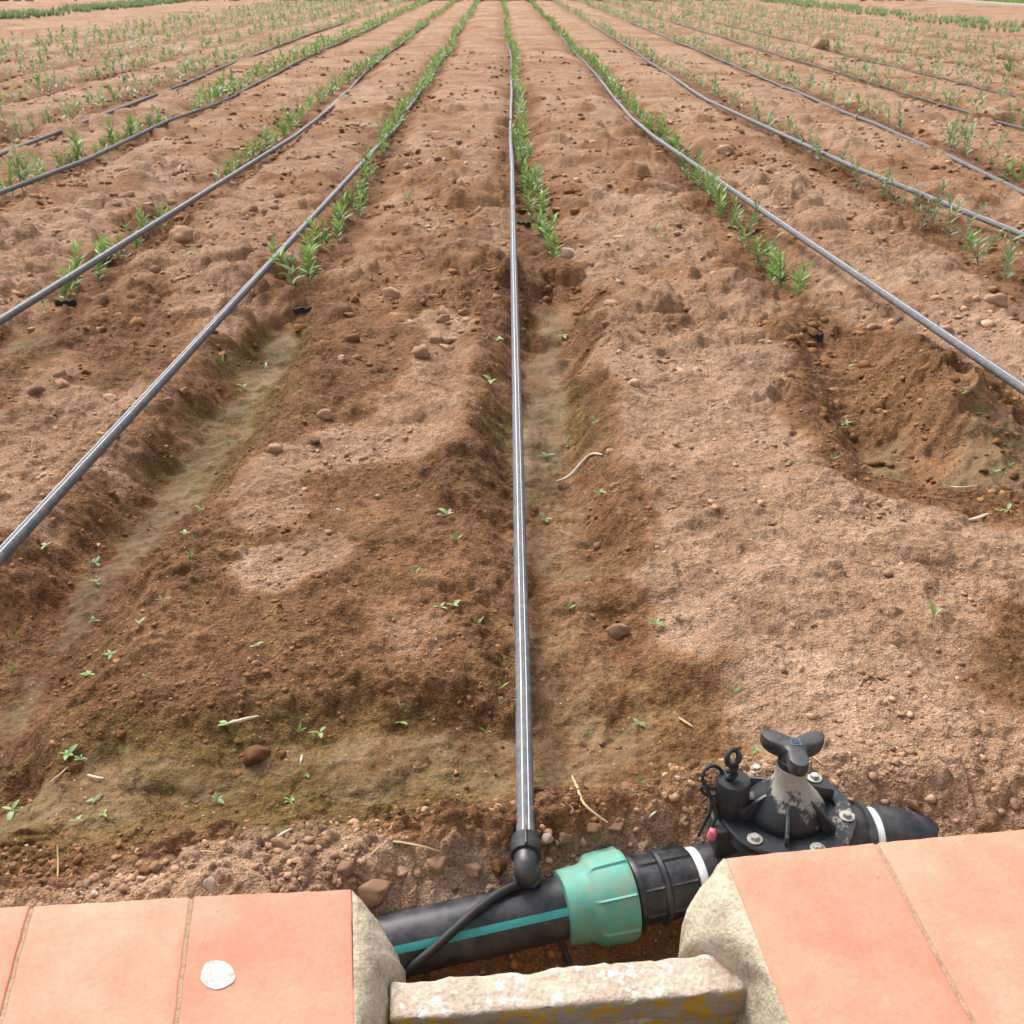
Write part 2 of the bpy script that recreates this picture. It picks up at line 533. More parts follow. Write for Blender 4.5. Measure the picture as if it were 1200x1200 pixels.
def height(X, Y, lod=None):
    X = np.asarray(X, float)
    Y = np.asarray(Y, float)
    if lod is None:
        lod = np.full(X.shape, 0.004)
    def k(wl):
        return np.clip(wl / (2.2 * lod) - 0.6, 0, 1)
    # beds between rows
    dmin = np.full(X.shape, 9.0)
    for i, xr in enumerate(RX):
        dmin = np.minimum(dmin, np.abs(X - xr - row_wob(Y, i)))
    inrow = sst(3.7, 4.7, Y) * (dmin < 3)
    z = inrow * (0.05 * sst(0.05, 0.30, dmin) - 0.030)
    wob = 0.022 * fbm(X, Y, 0.13, 3, 3)
    for f in FUR:
        d, fade = fur_prof(f, X, Y, wob)
        z = z - f['d'] * fade * (1 - sst(f['hb'], f['hb'] + f['wl'], d))
        bc = f['hb'] + f['wl'] + 0.05
        z = z + f['berm'] * fade * np.exp(-((d - bc) / 0.06) ** 2) * (0.7 + 0.6 * vnoise(X / 0.25, Y / 0.25, 9))
    # little hump inside the right furrow
    def hump(px, py, rx, ry, h):
        nonlocal z
        p = P(px, py)
        z = z + h * np.exp(-((X - p.x) / rx) ** 2 - ((Y - p.y) / ry) ** 2)
    hump(1095, 475, 0.16, 0.32, 0.13)
    hump(1170, 560, 0.34, 0.24, -0.05)
    hq = P(1095, 475)
    z = z + 0.05 * np.exp(-((X - hq.x) / 0.22) ** 2 - ((Y - hq.y) / 0.4) ** 2) * (0.4 - np.abs(fbm(X, Y, 0.12, 3, 87)))
    hump(380, 720, 0.30, 0.32, 0.045)
    hump(330, 830, 0.42, 0.12, 0.010)
    hump(500, 430, 0.10, 0.45, 0.035)
    hump(900, 620, 0.38, 0.7, 0.035)
    hump(1000, 880, 0.4, 0.28, 0.03)
    # channel running along the wall
    cy = 1.455 + 0.04 * np.sin(X * 3.0 + 0.6) + 0.05 * X
    dch = np.abs(Y - cy) + wob
    chf = (1 - sst(0.35, 0.62, X)) * sst(-2.6, -2.2, X)
    z = z - 0.04 * chf * (1 - sst(0.07, 0.19, dch))
    # loose gravel ridge, pipe trench, and the ground falling away under the wall
    py = 1.103 + 0.265 * (X + 0.163)
    sp = Y - np.minimum(py, 1.235)
    z = z + 0.016 * np.exp(-((sp - 0.125) / 0.05) ** 2) * (X < 0.75)
    ins = sst(-0.30, -0.20, X) * (1 - 0.35 * sst(0.22, 0.5, X)) * (1 - sst(0.8, 0.95, X))
    z = z - ins * (0.075 * (1 - sst(0.0, 0.115, sp)) + 0.06 * (1 - sst(-0.07, -0.02, sp)))
    z = np.where(Y < 1.0, z - 0.10 * sst(0.0, 0.08, 1.0 - Y), z)
    # roughness
    calm = 0.25 + 0.75 * sst(1.3, 1.9, Y)
    z = z + 0.018 * fbm(X, Y, 0.9, 2, 1) * k(0.9) * (0.35 + 0.65 * sst(2.0, 5.0, Y))
    z = z + (0.020 + 0.012 * sst(3.2, 5.5, Y)) * calm * (0.35 - np.abs(fbm(X, Y, 0.26, 2, 2))) * k(0.15)
    z = z + (0.011 + 0.010 * sst(3.2, 5.5, Y)) * calm * (0.35 - np.abs(fbm(X, Y, 0.085, 2, 4))) * k(0.05)
    z = z + 0.0035 * fbm(X, Y, 0.022, 2, 5) * k(0.018)
    return z

def rough_mask(X, Y):
    """where the soil is loose and lumpy (1) rather than smoothed by water (0)"""
    hm = P(1090, 475)
    r = 0.8 * np.exp(-((X - hm.x) / 0.25) ** 2 - ((Y - hm.y) / 0.45) ** 2) + 0.40 + 0.5 * sst(-0.2, 0.5, fbm(X, Y, 0.35, 3, 21)) + 0.25 * sst(3.5, 6, Y)
    r = r + 0.7 * np.exp(-((Y - (1.25 + 0.1 * X)) / 0.09) ** 2)
    pl_ = P(900, 650)
    r = r * (1 - 0.6 * np.exp(-((X - pl_.x) / 0.55) ** 2 - ((Y - pl_.y) / 0.9) ** 2)) * (0.75 + 0.25 * sst(2.2, 3.5, Y) + 0.25 * (1 - sst(1.3, 1.5, Y)))
    return r

WETP = [
    ([(-300, 1060), (-300, 420), (0, 395), (80, 345), (190, 330), (230, 400), (340, 345), (390, 330), (470, 350), (540, 325),
      (560, 300), (600, 280), (650, 300), (690, 385), (705, 480), (722, 560), (772, 592), (742, 640), (722, 690), (760, 760), (840, 790),
      (872, 850), (900, 905), (800, 945), (700, 955), (640, 985), (500, 980), (350, 975), (250, 1010), (150, 1040), (0, 1065)], 1.0),
    ([(895, 372), (955, 360), (1060, 395), (1150, 440), (1320, 520), (1320, 640), (1180, 622), (1090, 590), (1000, 570), (950, 505), (928, 430)], 0.95),
    ([(1150, 770), (1188, 715), (1330, 650), (1330, 900), (1200, 855), (1140, 820)], 1.6),
    ([(460, 235), (600, 200), (600, 330), (470, 340)], 0.5),
    ([(1060, 270), (1130, 250), (1300, 330), (1300, 400), (1150, 350)], 0.6),
    ([(380, 380), (470, 200), (520, 130), (560, 140), (520, 260), (470, 370)], 0.5),
    ([(640, 330), (700, 260), (660, 180), (610, 180)], 0.5),
]
DRYP = [
    ([(235, 640), (300, 632), (400, 635), (418, 660), (370, 702), (290, 718), (250, 685)], 1.0, 0.07),
    ([(365, 515), (430, 480), (470, 430), (485, 395), (520, 362), (545, 395), (548, 460), (540, 530), (500, 545), (400, 552), (330, 566), (300, 545)], 1.0, 0.06),
    ([(265, 555), (365, 555), (400, 600), (360, 632), (250, 625)], 0.8, 0.06),
    ([(-300, 560), (-300, 480), (0, 478), (80, 440), (150, 462), (172, 510), (140, 565), (80, 622), (0, 640), (-300, 700)], 0.88, 0.05),
    ([(20, 425), (90, 420), (85, 455), (10, 470)], 0.8, 0.07),
    ([(190, 395), (330, 350), (370, 350), (300, 420), (230, 470), (180, 460)], 0.42, 0.06),
    ([(400, 345), (480, 340), (500, 380), (440, 420), (380, 420)], 0.35, 0.06),
    ([(430, 740), (520, 730), (540, 770), (440, 780)], 0.4, 0.07),
]

def soil_masks(X, Y):
    wx = 0.05 * fbm(X, Y, 0.30, 4, 41)
    sc = 0.035 + 0.016 * Y
    wet = np.zeros(X.shape)
    for pts, v in WETP:
        d = poly_sdf(X, Y, Pw(pts)) + wx * (0.6 + 0.3 * Y)
        wet = np.maximum(wet, v * (1 - sst(-sc, sc, d)))
    for pts, v, so in DRYP:
        d = poly_sdf(X, Y, Pw(pts)) + wx * 1.7
        wet = wet * (1 - v * (1 - sst(-so, so, d)))
    silt = np.zeros(X.shape)
    alga = np.zeros(X.shape)
    wob = 0.05 * fbm(X, Y, 0.16, 4, 3)
    an = sst(-0.5, 0.5, fbm(X, Y, 0.3, 3, 51))
    for f, sv in zip(FUR, (0.85, 0.78, 0.3, 0.7, 0.6, 0.55)):
        d, fade = fur_prof(f, X, Y, wob)
        fade = sst(0.3, 0.8, fade)
        silt = np.maximum(silt, sv * fade * (1 - sst(f['hb'] - 0.035, f['hb'] + 0.06, d - 0.4 * wob)))
        alga = np.maximum(alga, fade * (1 - sst(f['hb'] + 0.02, f['hb'] + 0.16, d)) * an * (0.55 + 0.45 * sst(2.2, 3.2, Y)) * (0.25 if f is FUR[2] else 1.0))
        wet = np.maximum(wet, 0.85 * fade * (1 - sst(f['hb'] + f['wl'] * 0.6, f['hb'] + f['wl'] + 0.03, d + 0.6 * wob)))
    cy = 1.455 + 0.04 * np.sin(X * 3.0 + 0.6) + 0.05 * X
    dch = np.abs(Y - cy) + wob
    chf = 1 - sst(0.05, 0.35, X + wob * 4)
    silt = np.maximum(silt, 0.66 * chf * (1 - sst(0.03, 0.14, dch)))
    alga = np.maximum(alga, (1 - sst(0.3, 0.6, X)) * (1 - sst(0.08, 0.24, dch)) * (0.3 + 0.7 * an))
    for pts, v in (([(1000, 530), (1062, 520), (1062, 560), (1010, 560)], 0.8), ([(1120, 512), (1220, 530), (1220, 590), (1100, 572)], 0.8)):
        silt = np.maximum(silt, v * (1 - sst(-0.04, 0.03, poly_sdf(X, Y, Pw(pts, -0.06)) + wx * 0.5)))
    dmin = np.full(X.shape, 9.0)
    for i, xr in enumerate(RX):
        dmin = np.minimum(dmin, np.abs(X - xr - row_wob(Y, i)))
    rowwet = 0.85 * (1 - sst(0.05, 0.32, dmin + 1.6 * wx)) * sst(3.9, 4.5, Y) * (1 - 0.45 * sst(6, 30, Y))
    blot = 0.5 * sst(-0.1, 0.6, fbm(X, Y, 0.7, 4, 61)) * sst(3.3, 4.8, Y)
    wet = np.maximum(wet, np.maximum(rowwet, blot))
    wet = wet * (1 - 0.45 * sst(0.2, 0.9, fbm(X, Y, 0.35, 4, 71)))
    wet = np.maximum(wet, 0.16 * sst(-0.2, 0.6, fbm(X, Y, 0.5, 4, 75)))
    alga = np.maximum(alga, 0.4 * wet * sst(0.15, 0.8, fbm(X, Y, 0.3, 4, 55)) * (Y < 4.2))
    crack = np.clip(silt * 1.5, 0, 1) * sst(-0.1, 0.25, fbm(X, Y, 0.45, 2, 81)) * (Y < 4)
    # pipe trench is freshly dug
    wet = np.maximum(wet, 0.7 * (1 - sst(-0.03, 0.04, Y - 1.103 - 0.265 * (X + 0.163))) * (X > -0.3) * (X < 0.33))
    return wet, silt, alga, crack

def build_ground():
    zc_of = lambda y: F * CAMH / (math.cos(TH) * (y - HOR))
    y_of = lambda y: (zc_of(y) - CAMH * math.sin(TH)) / math.cos(TH)
    ys = [y_of(y) for y in np.linspace(1150, -8, 940)]
    ys = [-12, -6, -3, -1, 0, 0.4, 0.7, 0.85] + [v for v in ys if v > 0.93] + [50, 60, 75, 100, 140, 200, 300, 500]
    ys = np.array(ys)
    dY = np.gradient(ys)
    us = np.linspace(-0.59, 0.59, 880)
    ext = np.array([0.61, 0.65, 0.7, 0.76, 0.85, 1.0, 1.3, 1.8, 3.0, 6.0, 14.0])
    us = np.concatenate([-ext[::-1], us, ext])
    sY = np.maximum(ys, 0.9) * math.cos(TH) + CAMH * math.sin(TH)
    X = us[None, :] * sY[:, None]
    Y = np.repeat(ys[:, None], len(us), 1)
    lod = np.maximum(np.repeat(dY[:, None], len(us), 1) * 0.6, 0.0015 * sY[:, None])
    lod = np.where(np.abs(us)[None, :] > 0.60, 5.0, lod)
    x, y, l = X.ravel(), Y.ravel(), lod.ravel()
    z = height(x, y, l)
    wet, silt, alga, crack = soil_masks(x, y)
    kk = lambda wl: np.clip(wl / (2.0 * l) - 0.6, 0, 1)
    rm = rough_mask(x, y) * (1 - 0.92 * np.clip(silt * 1.2, 0, 1))
    big = (0.25 + 0.75 * sst(-0.1, 0.45, fbm(x, y, 0.7, 3, 91))) * (0.35 + 0.65 * sst(3, 5, y))
    wx1, wy1 = x + 0.02 * fbm(x, y, 0.07, 2, 141), y + 0.02 * fbm(x, y, 0.07, 2, 142)
    wx2, wy2 = x + 0.007 * fbm(x, y, 0.025, 2, 143), y + 0.007 * fbm(x, y, 0.025, 2, 144)
    z = z + clods(wx1, wy1, 0.24, 101, 0.6) * 0.8 * kk(0.15) * big
    z = z + clods(wx1, wy1, 0.10, 111, 0.75) * 1.0 * kk(0.07) * np.clip(rm, 0, 1) * (0.35 + 0.65 * big)
    z = z + clods(wx2, wy2, 0.042, 121, 0.75) * 0.95 * kk(0.03) * np.clip(rm, 0, 1.2)
    z = z + clods(wx2, wy2, 0.018, 131, 0.7) * 0.9 * kk(0.013) * np.clip(rm, 0, 1.2)
    nx, ny = len(us), len(ys)
    idx = np.arange(nx * ny).reshape(ny, nx)
    q = np.stack([idx[:-1, :-1], idx[:-1, 1:], idx[1:, 1:], idx[1:, :-1]], -1).reshape(-1, 4)
    me = np_mesh('ground', np.stack([x, y, z], 1), q, dict(wet=wet, silt=silt, alga=alga, crack=crack, pale=np.clip(0.5 + 0.6 * fbm(x, y, 0.8, 4, 151), 0, 1)))
    o = link('ground', me, M['soil'])
    o['kind'] = 'structure'
    o['label'] = 'ploughed reddish brown field soil with wet furrows'
    return o

build_ground()

def gz(x, y):
    return float(height(np.array([x]), np.array([y]))[0])

# ------------------------------------------------------------------ walls with tiles
def terracotta():
    m, nd, lk, bs = mat('terracotta')
    tc = nd.new('ShaderNodeTexCoord')
    oi = nd.new('ShaderNodeObjectInfo')
    def noise(sc, det, ro):
        n = N(nd, 'ShaderNodeTexNoise', Scale=sc, Detail=det, Roughness=ro)
        lk.new(tc.outputs['Object'], n.inputs['Vector'])
        return n.outputs['Fac']
    a, b, c3 = noise(9, 6, .6), noise(150, 4, .7), noise(26, 8, .75)
    r = ramp(nd, [(0.36, (0.66, 0.220, 0.142)), (0.64, (0.74, 0.290, 0.196))])
    lk.new(a, r.inputs[0])
    g = ramp(nd, [(0.25, (0.86, 0.85, 0.84)), (0.6, (1.03, 1.03, 1.03))])
    lk.new(b, g.inputs[0])
    c = mixc(nd, lk, 1.0, r.outputs[0], g.outputs[0], 'MULTIPLY')
    sc = ramp(nd, [(0.60, (0, 0, 0)), (0.78, (0.45, 0.45, 0.45))])
    lk.new(c3, sc.inputs[0])
    c = mixc(nd, lk, sc.outputs[0], c, (0.70, 0.42, 0.32))
    st = ramp(nd, [(0.40, (0.80, 0.76, 0.74)), (0.56, (1, 1, 1))])
    lk.new(noise(5.5, 9, .72), st.inputs[0])
    c = mixc(nd, lk, 0.5, c, mixc(nd, lk, 1.0, c, st.outputs[0], 'MULTIPLY'))
    pt = ramp(nd, [(0.66, (0, 0, 0)), (0.70, (0.7, 0.7, 0.7))])
    lk.new(noise(75, 4, .6), pt.inputs[0])
    c = mixc(nd, lk, pt.outputs[0], c, (0.40, 0.17, 0.10))
    hsv = nd.new('ShaderNodeHueSaturation')
    lk.new(mth(nd, lk, 'ADD', 0.93, mth(nd, lk, 'MULTIPLY', oi.outputs['Random'], 0.14)), hsv.inputs['Value'])
    lk.new(c, hsv.inputs['Color'])
    lk.new(hsv.outputs[0], bs.inputs['Base Color'])
    bs.inputs['Roughness'].default_value = 0.75
    bs.inputs['Specular IOR Level'].default_value = 0.3
    bp = nd.new('ShaderNodeBump')
    bp.inputs['Strength'].default_value = 0.35
    bp.inputs['Distance'].default_value = 0.002
    lk.new(mth(nd, lk, 'ADD', b, a), bp.inputs['Height'])
    lk.new(bp.outputs[0], bs.inputs['Normal'])
    return m

def mortar(name, base, lichen=0.0, pale=(0.60, 0.55, 0.46)):
    m, nd, lk, bs = mat(name)
    tc = nd.new('ShaderNodeTexCoord')
    def noise(sc, det, ro):
        n = N(nd, 'ShaderNodeTexNoise', Scale=sc, Detail=det, Roughness=ro)
        lk.new(tc.outputs['Object'], n.inputs['Vector'])
        return n.outputs['Fac']
    a, b, c3 = noise(17, 5, .55), noise(140, 3, .6), noise(38, 6, .7)
    r = ramp(nd, [(0.3, tuple(x * 0.82 for x in base)), (0.5, base), (0.75, pale)])
    lk.new(a, r.inputs[0])
    g = ramp(nd, [(0.25, (0.6, 0.6, 0.6)), (0.55, (1.05, 1.05, 1.05))])
    lk.new(b, g.inputs[0])
    c = mixc(nd, lk, 0.8, r.outputs[0], mixc(nd, lk, 1.0, r.outputs[0], g.outputs[0], 'MULTIPLY'))
    if lichen:
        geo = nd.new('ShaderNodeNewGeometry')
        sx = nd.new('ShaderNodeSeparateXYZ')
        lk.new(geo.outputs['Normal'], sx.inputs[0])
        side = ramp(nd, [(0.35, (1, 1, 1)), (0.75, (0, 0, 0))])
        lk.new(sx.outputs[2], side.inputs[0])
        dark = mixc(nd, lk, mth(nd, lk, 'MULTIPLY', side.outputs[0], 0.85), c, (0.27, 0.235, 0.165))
        lr = ramp(nd, [(0.50, (0, 0, 0)), (0.56, (1, 1, 1))])
        lk.new(c3, lr.inputs[0])
        c = mixc(nd, lk, mth(nd, lk, 'MULTIPLY', lr.outputs[0], side.outputs[0]), dark, (0.42, 0.25, 0.03))
        top = mth(nd, lk, 'SUBTRACT', 1.0, side.outputs[0])
        pr = ramp(nd, [(0.55, (0, 0, 0)), (0.62, (0.6, 0.6, 0.6))])
        lk.new(noise(70, 3, .5), pr.inputs[0])
        c = mixc(nd, lk, mth(nd, lk, 'MULTIPLY', pr.outputs[0], top), c, (0.58, 0.57, 0.53))
    lk.new(c, bs.inputs['Base Color'])
    bs.inputs['Roughness'].default_value = 0.92
    bs.inputs['Specular IOR Level'].default_value = 0.2
    bp = nd.new('ShaderNodeBump')
    bp.inputs['Strength'].default_value = 0.7
    bp.inputs['Distance'].default_value = 0.004
    lk.new(mth(nd, lk, 'ADD', b, mth(nd, lk, 'MULTIPLY', c3, 1.5)), bp.inputs['Height'])
    lk.new(bp.outputs[0], bs.inputs['Normal'])
    return m

M['tile'] = terracotta()
M['mortar'] = mortar('mortar', (0.46, 0.385, 0.28), 0.0, (0.56, 0.49, 0.385))
M['joint'] = mortar('joint', (0.36, 0.26, 0.17), 0.0, (0.44, 0.33, 0.23))
M['block'] = mortar('block', (0.46, 0.36, 0.28), 1.0, (0.54, 0.47, 0.39))
M['paint'] = simple('paint', (0.50, 0.49, 0.47), 0.7, 0.3, 0.06, 60, dust=(0.50, 0.27, 0.19), dust_amt=1.6, dscale=55)
_pr = M['paint'].node_tree.nodes['Color Ramp.001'].color_ramp.elements
_pr[0].position, _pr[1].position, _pr[1].color = 0.52, 0.60, (0.75, 0.75, 0.75, 1)

VPJ = (385.0, -197.0)
def joint_px(x, y, y2):
    """follow a tile joint from mark (x,y) to the mark row y2"""
    t = (y2 - VPJ[1]) / (y - VPJ[1])
    return (VPJ[0] + (x - VPJ[0]) * t, y2)

def slab(quad, n, th, bev=0.0025, jitter=0.0):
    """a bevelled slab below a quad (4 corners, counter-clockwise), with softly uneven edges"""
    bm = bmesh.new()
    top = [bm.verts.new(p) for p in quad]
    bot = [bm.verts.new(Vector(p) - n * th) for p in quad]
    bm.faces.new(top)
    bm.faces.new(bot[::-1])
    for i in range(4):
        j = (i + 1) % 4
        bm.faces.new((top[j], top[i], bot[i], bot[j]))
    bmesh.ops.recalc_face_normals(bm, faces=bm.faces)
    bmesh.ops.bevel(bm, geom=bm.edges[:], offset=bev, segments=2, profile=0.6, affect='EDGES')
    bmesh.ops.subdivide_edges(bm, edges=[e for e in bm.edges if e.calc_length() > 0.05], cuts=14, use_grid_fill=True)
    for v in bm.verts:
        c = v.co
        q = Vector((math.sin(c.x * 61 + c.y * 37) + math.sin(c.y * 143 + c.x * 29), math.sin(c.y * 53 + 1) + math.sin(c.x * 131 + c.y * 77), 0.6 * math.sin(c.x * 47 + c.y * 71)))
        v.co = c + q * 0.0005
    bm.verts.index_update()
    m = MB().add([v.co[:] for v in bm.verts], [[v.index for v in f.verts] for f in bm.faces])
    bm.free()
    return m

def end_mortar(secs, n_across=9, seed=1, sgn=1):
    """rough mortar skirt: secs = [(inner point, outer point)], lofted and falling to the ground outside"""
    R = random.Random(seed)
    V, Fc = [], []
    fine = []
    for i in range(len(secs) - 1):
        for k in range(6):
            t = k / 6.0
            fine.append((secs[i][0].lerp(secs[i + 1][0], t), secs[i][1].lerp(secs[i + 1][1], t)))
    fine.append(secs[-1])
    W = n_across + 4
    for s, (a, b) in enumerate(fine):
        L = (b - a).length
        for k in range(n_across):
            t = k / (n_across - 1)
            p = a.lerp(b, t)
            p.z += 0.16 * L * math.sin(math.pi * t) ** 0.8
            am = 0.0024 * math.sin(math.pi * min(1, t * 1.2)) + 0.0008
            q = np.array([p.x]), np.array([p.y])
            p.z += am * (float(vnoise(q[0] / 0.018, q[1] / 0.018, seed)[0]) + 0.6 * float(vnoise(q[0] / 0.008, q[1] / 0.008, seed + 5)[0]))
            p.x += 0.003 * t * float(vnoise(q[1] / 0.016, q[0] / 0.016 + p.z / 0.02, seed + 2)[0])
            V.append(p)
        for k in range(4):
            d = 0.02 + 0.06 * k
            V.append(Vector((b.x + sgn * (0.004 + 0.003 * math.sin(s * 1.7 + k)), b.y, b.z - d)))
    for s in range(len(fine) - 1):
        for k in range(W - 1):
            Fc.append((s * W + k, s * W + k + 1, (s + 1) * W + k + 1, (s + 1) * W + k))
    return MB().add(V, Fc)

def wall(side, back_pts, z_back, ang, label):
    p0 = P(back_pts[0][0], back_pts[0][1], z_back)
    u = Vector((math.cos(ang), math.sin(ang), 0))
    v = Vector((-math.sin(ang), math.cos(ang), math.tan(math.radians(5.5))))
    n = u.cross(v).normalized()
    root = empty('tiled_wall', PP(back_pts[len(back_pts) // 2][0], back_pts[len(back_pts) // 2][1], p0, n))
    root.location.z = -0.15
    inv = Matrix.Translation(-root.location)
    tag(root, label, 'wall')
    FY = 1420
    tiles = []
    for i in range(len(back_pts) - 1):
        (xa, ya), (xb, yb) = back_pts[i], back_pts[i + 1]
        g = 0.0026
        A, B = PP(xa, ya, p0, n), PP(xb, yb, p0, n)
        C, D = PP(*joint_px(xb, yb, FY), p0, n), PP(*joint_px(xa, ya, FY), p0, n)
        ga = 0 if (side == 'R' and i == 0) else g
        gb = 0 if (side == 'L' and i == len(back_pts) - 2) else g
        e = (B - A).normalized()
        quad = [D + e * ga, C - e * gb, B - e * gb, A + e * ga]
        dz = n * (0.0008 * ((i * 7) % 3 - 1))
        t = slab([q + dz for q in quad], n, 0.022).xf(inv).build('tile', M['tile'], root, sharp=60)
        tiles.append(t)
        # one bed joint per gap
        if i > 0:
            wj = g * 1.02
            q2 = [D - e * wj, D + e * wj, A + e * wj, A - e * wj]
            q2 = [q - n * 0.0022 + Vector((0, -0.002 if kk > 1 else 0, 0)) for kk, q in enumerate(q2)]
            slab(q2, n, 0.02, 0.0004).xf(inv).build('mortar_joint', M['joint'], root, smooth=False)
    # masonry below the tiles
    a, b = PP(*back_pts[0], p0, n), PP(*back_pts[-1], p0, n)
    c, d = PP(*joint_px(*back_pts[-1], FY), p0, n), PP(*joint_px(*back_pts[0], FY), p0, n)
    ins = (b - a).normalized() * 0.012
    core = [d + ins * (1), c - ins, b - ins - v * 0.012, a + ins - v * 0.012]
    core = [q - n * 0.0235 for q in core]
    V = [q for q in core] + [Vector((q.x, q.y, -0.22)) for q in core]
    MB().add(V, [(0, 1, 2, 3), (7, 6, 5, 4), (0, 4, 5, 1), (1, 5, 6, 2), (2, 6, 7, 3), (3, 7, 4, 0)]).xf(inv).build('masonry', M['mortar'], root, smooth=False)
    return root, inv, p0, n, tiles

wl, invl, pl, nl, tl = wall('L', [(-520, 1090), (-345, 1081), (-160, 1072), (37, 1061), (225, 1050), (412, 1042)], 0.105, math.radians(3.6),
                            'left length of low wall capped with orange terracotta tiles')
# white paint blot on the tile next to the gap
bl = []
for k in range(64):
    a = 2 * math.pi * k / 64
    rr = 20.0 * (1 + 0.035 * math.sin(3 * a + 1) + 0.02 * math.sin(5 * a) + 0.01 * math.sin(11 * a + 2))
    bl.append(PP(255 + rr * math.cos(a), 1143 + rr * 0.84 * math.sin(a), pl, nl) + nl * 0.0014)
mbp = MB().add(bl + [p - nl * 0.002 for p in bl], [tuple(range(64))] + [((k + 1) % 64, k, 64 + k, 64 + (k + 1) % 64) for k in range(64)])
pm = link('paint_mark', mbp.xf(invl).mesh('paint_mark', False), M['paint'], tl[-1])
pm['label'] = 'round white paint blot'
def ml(x, y, dz=0.0):
    return PP(x, y, pl, nl) + Vector((0, 0, dz))
end_mortar([(ml(412.5, 1043.5), P(414, 1046, 0.10)), (ml(413, 1060), P(428, 1060, 0.092)), (ml(413.2, 1080), P(445, 1080, 0.07)), (ml(413.7, 1105), P(459, 1105, 0.05)),
            (ml(414, 1130), P(470, 1130, 0.025)), (ml(414.3, 1150), P(462, 1152, 0.02)), (ml(415, 1200), P(452, 1200, 0.02)), (ml(418, 1400), P(440, 1400, 0.0))],
           seed=4).xf(invl).build('mortar_end', M['mortar'], wl, sharp=80)

wr_, invr, pr_, nr, trr = wall('R', [(850, 1005), (1027, 987), (1205, 971), (1390, 956)], 0.115, math.radians(6.2),
                               'right length of low wall with orange tiles in front of the valve')
def mr(x, y, dz=0.0):
    return PP(x, y, pr_, nr) + Vector((0, 0, dz))
secs = []
for y, xo, zo in ((1007, 847, 0.11), (1020, 836, 0.10), (1040, 820, 0.08), (1066, 806, 0.055), (1110, 803, 0.02), (1140, 836, 0.005), (1160, 862, 0.0), (1200, 876, -0.01), (1400, 935, -0.02)):
    xi = joint_px(850, 1005, y)[0]
    secs.append((mr(xi, y), P(xo, y, zo)))
end_mortar(secs, seed=8, sgn=-1).xf(invr).build('mortar_end', M['mortar'], wr_, sharp=80)

# rough block that closes the gap
def stone_block():
    A, B = P(456, 1149, 0.035), P(858, 1116, 0.035)
    Fr = P(858, 1159, 0.035)
    u = (B - A).normalized()
    L = (B - A).length * 1.02
    v = Vector((-u.y, u.x, 0))
    dep = abs((Fr - B).dot(v)) + 0.004
    def rough_box(x0, x1, y0, y1, z0, z1, seed):
        bm = bmesh.new()
        bmesh.ops.create_cube(bm, size=1.0)
        bmesh.ops.scale(bm, vec=(x1 - x0, y1 - y0, z1 - z0), verts=bm.verts)
        bmesh.ops.translate(bm, vec=((x0 + x1) / 2, (y0 + y1) / 2, (z0 + z1) / 2), verts=bm.verts)
        bmesh.ops.bevel(bm, geom=bm.edges[:], offset=0.007, segments=3, profile=0.5, affect='EDGES')
        for c in (3,):
            bmesh.ops.subdivide_edges(bm, edges=[e for e in bm.edges if e.calc_length() > 0.1], cuts=50, use_grid_fill=True)
        bmesh.ops.subdivide_edges(bm, edges=[e for e in bm.edges if e.calc_length() > 0.02], cuts=6, use_grid_fill=True)
        for vv in bm.verts:
            c = vv.co
            a = np.array([c.x / 0.014]), np.array([(c.y + c.z * 1.3) / 0.014])
            d = 0.0016 * float(vnoise(a[0], a[1], seed)[0]) + 0.0012 * float(vnoise(a[0] * 2.3, a[1] * 2.3, seed + 1)[0]) + 0.002 * float(vnoise(a[0] * .3, a[1] * .3, seed + 2)[0])
            vv.co = c + Vector((d * 0.5, d, d))
        bm.verts.index_update()
        m = MB().add([q.co[:] for q in bm.verts], [[q.index for q in f.verts] for f in bm.faces])
        bm.free()
        return m
    root = empty('stone_block', A - Vector((0, 0, 0.18)), math.atan2(u.y, u.x))
    tag(root, 'pitted pink grey stone block with yellow lichen between the two tiled walls', 'stone block')
    rough_box(0, L, -dep, 0, 0.135, 0.18, 5).build('upper_course', M['block'], root, sharp=80)
    rough_box(0.0, L, -dep + 0.007, -0.004, 0.0, 0.133, 15).build('lower_course', M['block'], root, sharp=80)
stone_block()

# ------------------------------------------------------------------ main pipe, coupling, valve
AX0, AX1 = Vector((-0.163, 1.103, -0.072)), Vector((0.298, 1.226, -0.070))
axd = (AX1 - AX0).normalized()
def frame(o, d):
    d = d.normalized()
    s = Vector((0, 0, 1)).cross(d).normalized()
    t = d.cross(s)
    return Matrix(((s.x, t.x, d.x, o.x), (s.y, t.y, d.y, o.y), (s.z, t.z, d.z, o.z), (0, 0, 0, 1)))
def at_x(x):
    return AX0 + axd * ((x - AX0.x) / axd.x)

PR = 0.0465
pipe = empty('irrigation_pipe', (0, 0, 0))
tag(pipe, 'thick black main pipe with a teal stripe lying in the gap', 'pipe')
pp_ = [at_x(-2.6) + Vector((0, 0, 0.0)), at_x(-1), at_x(-0.3), at_x(0.0), at_x(0.13)]
tube(pp_, PR, 48).build('tube', M['black_pipe'], pipe, sharp=60)
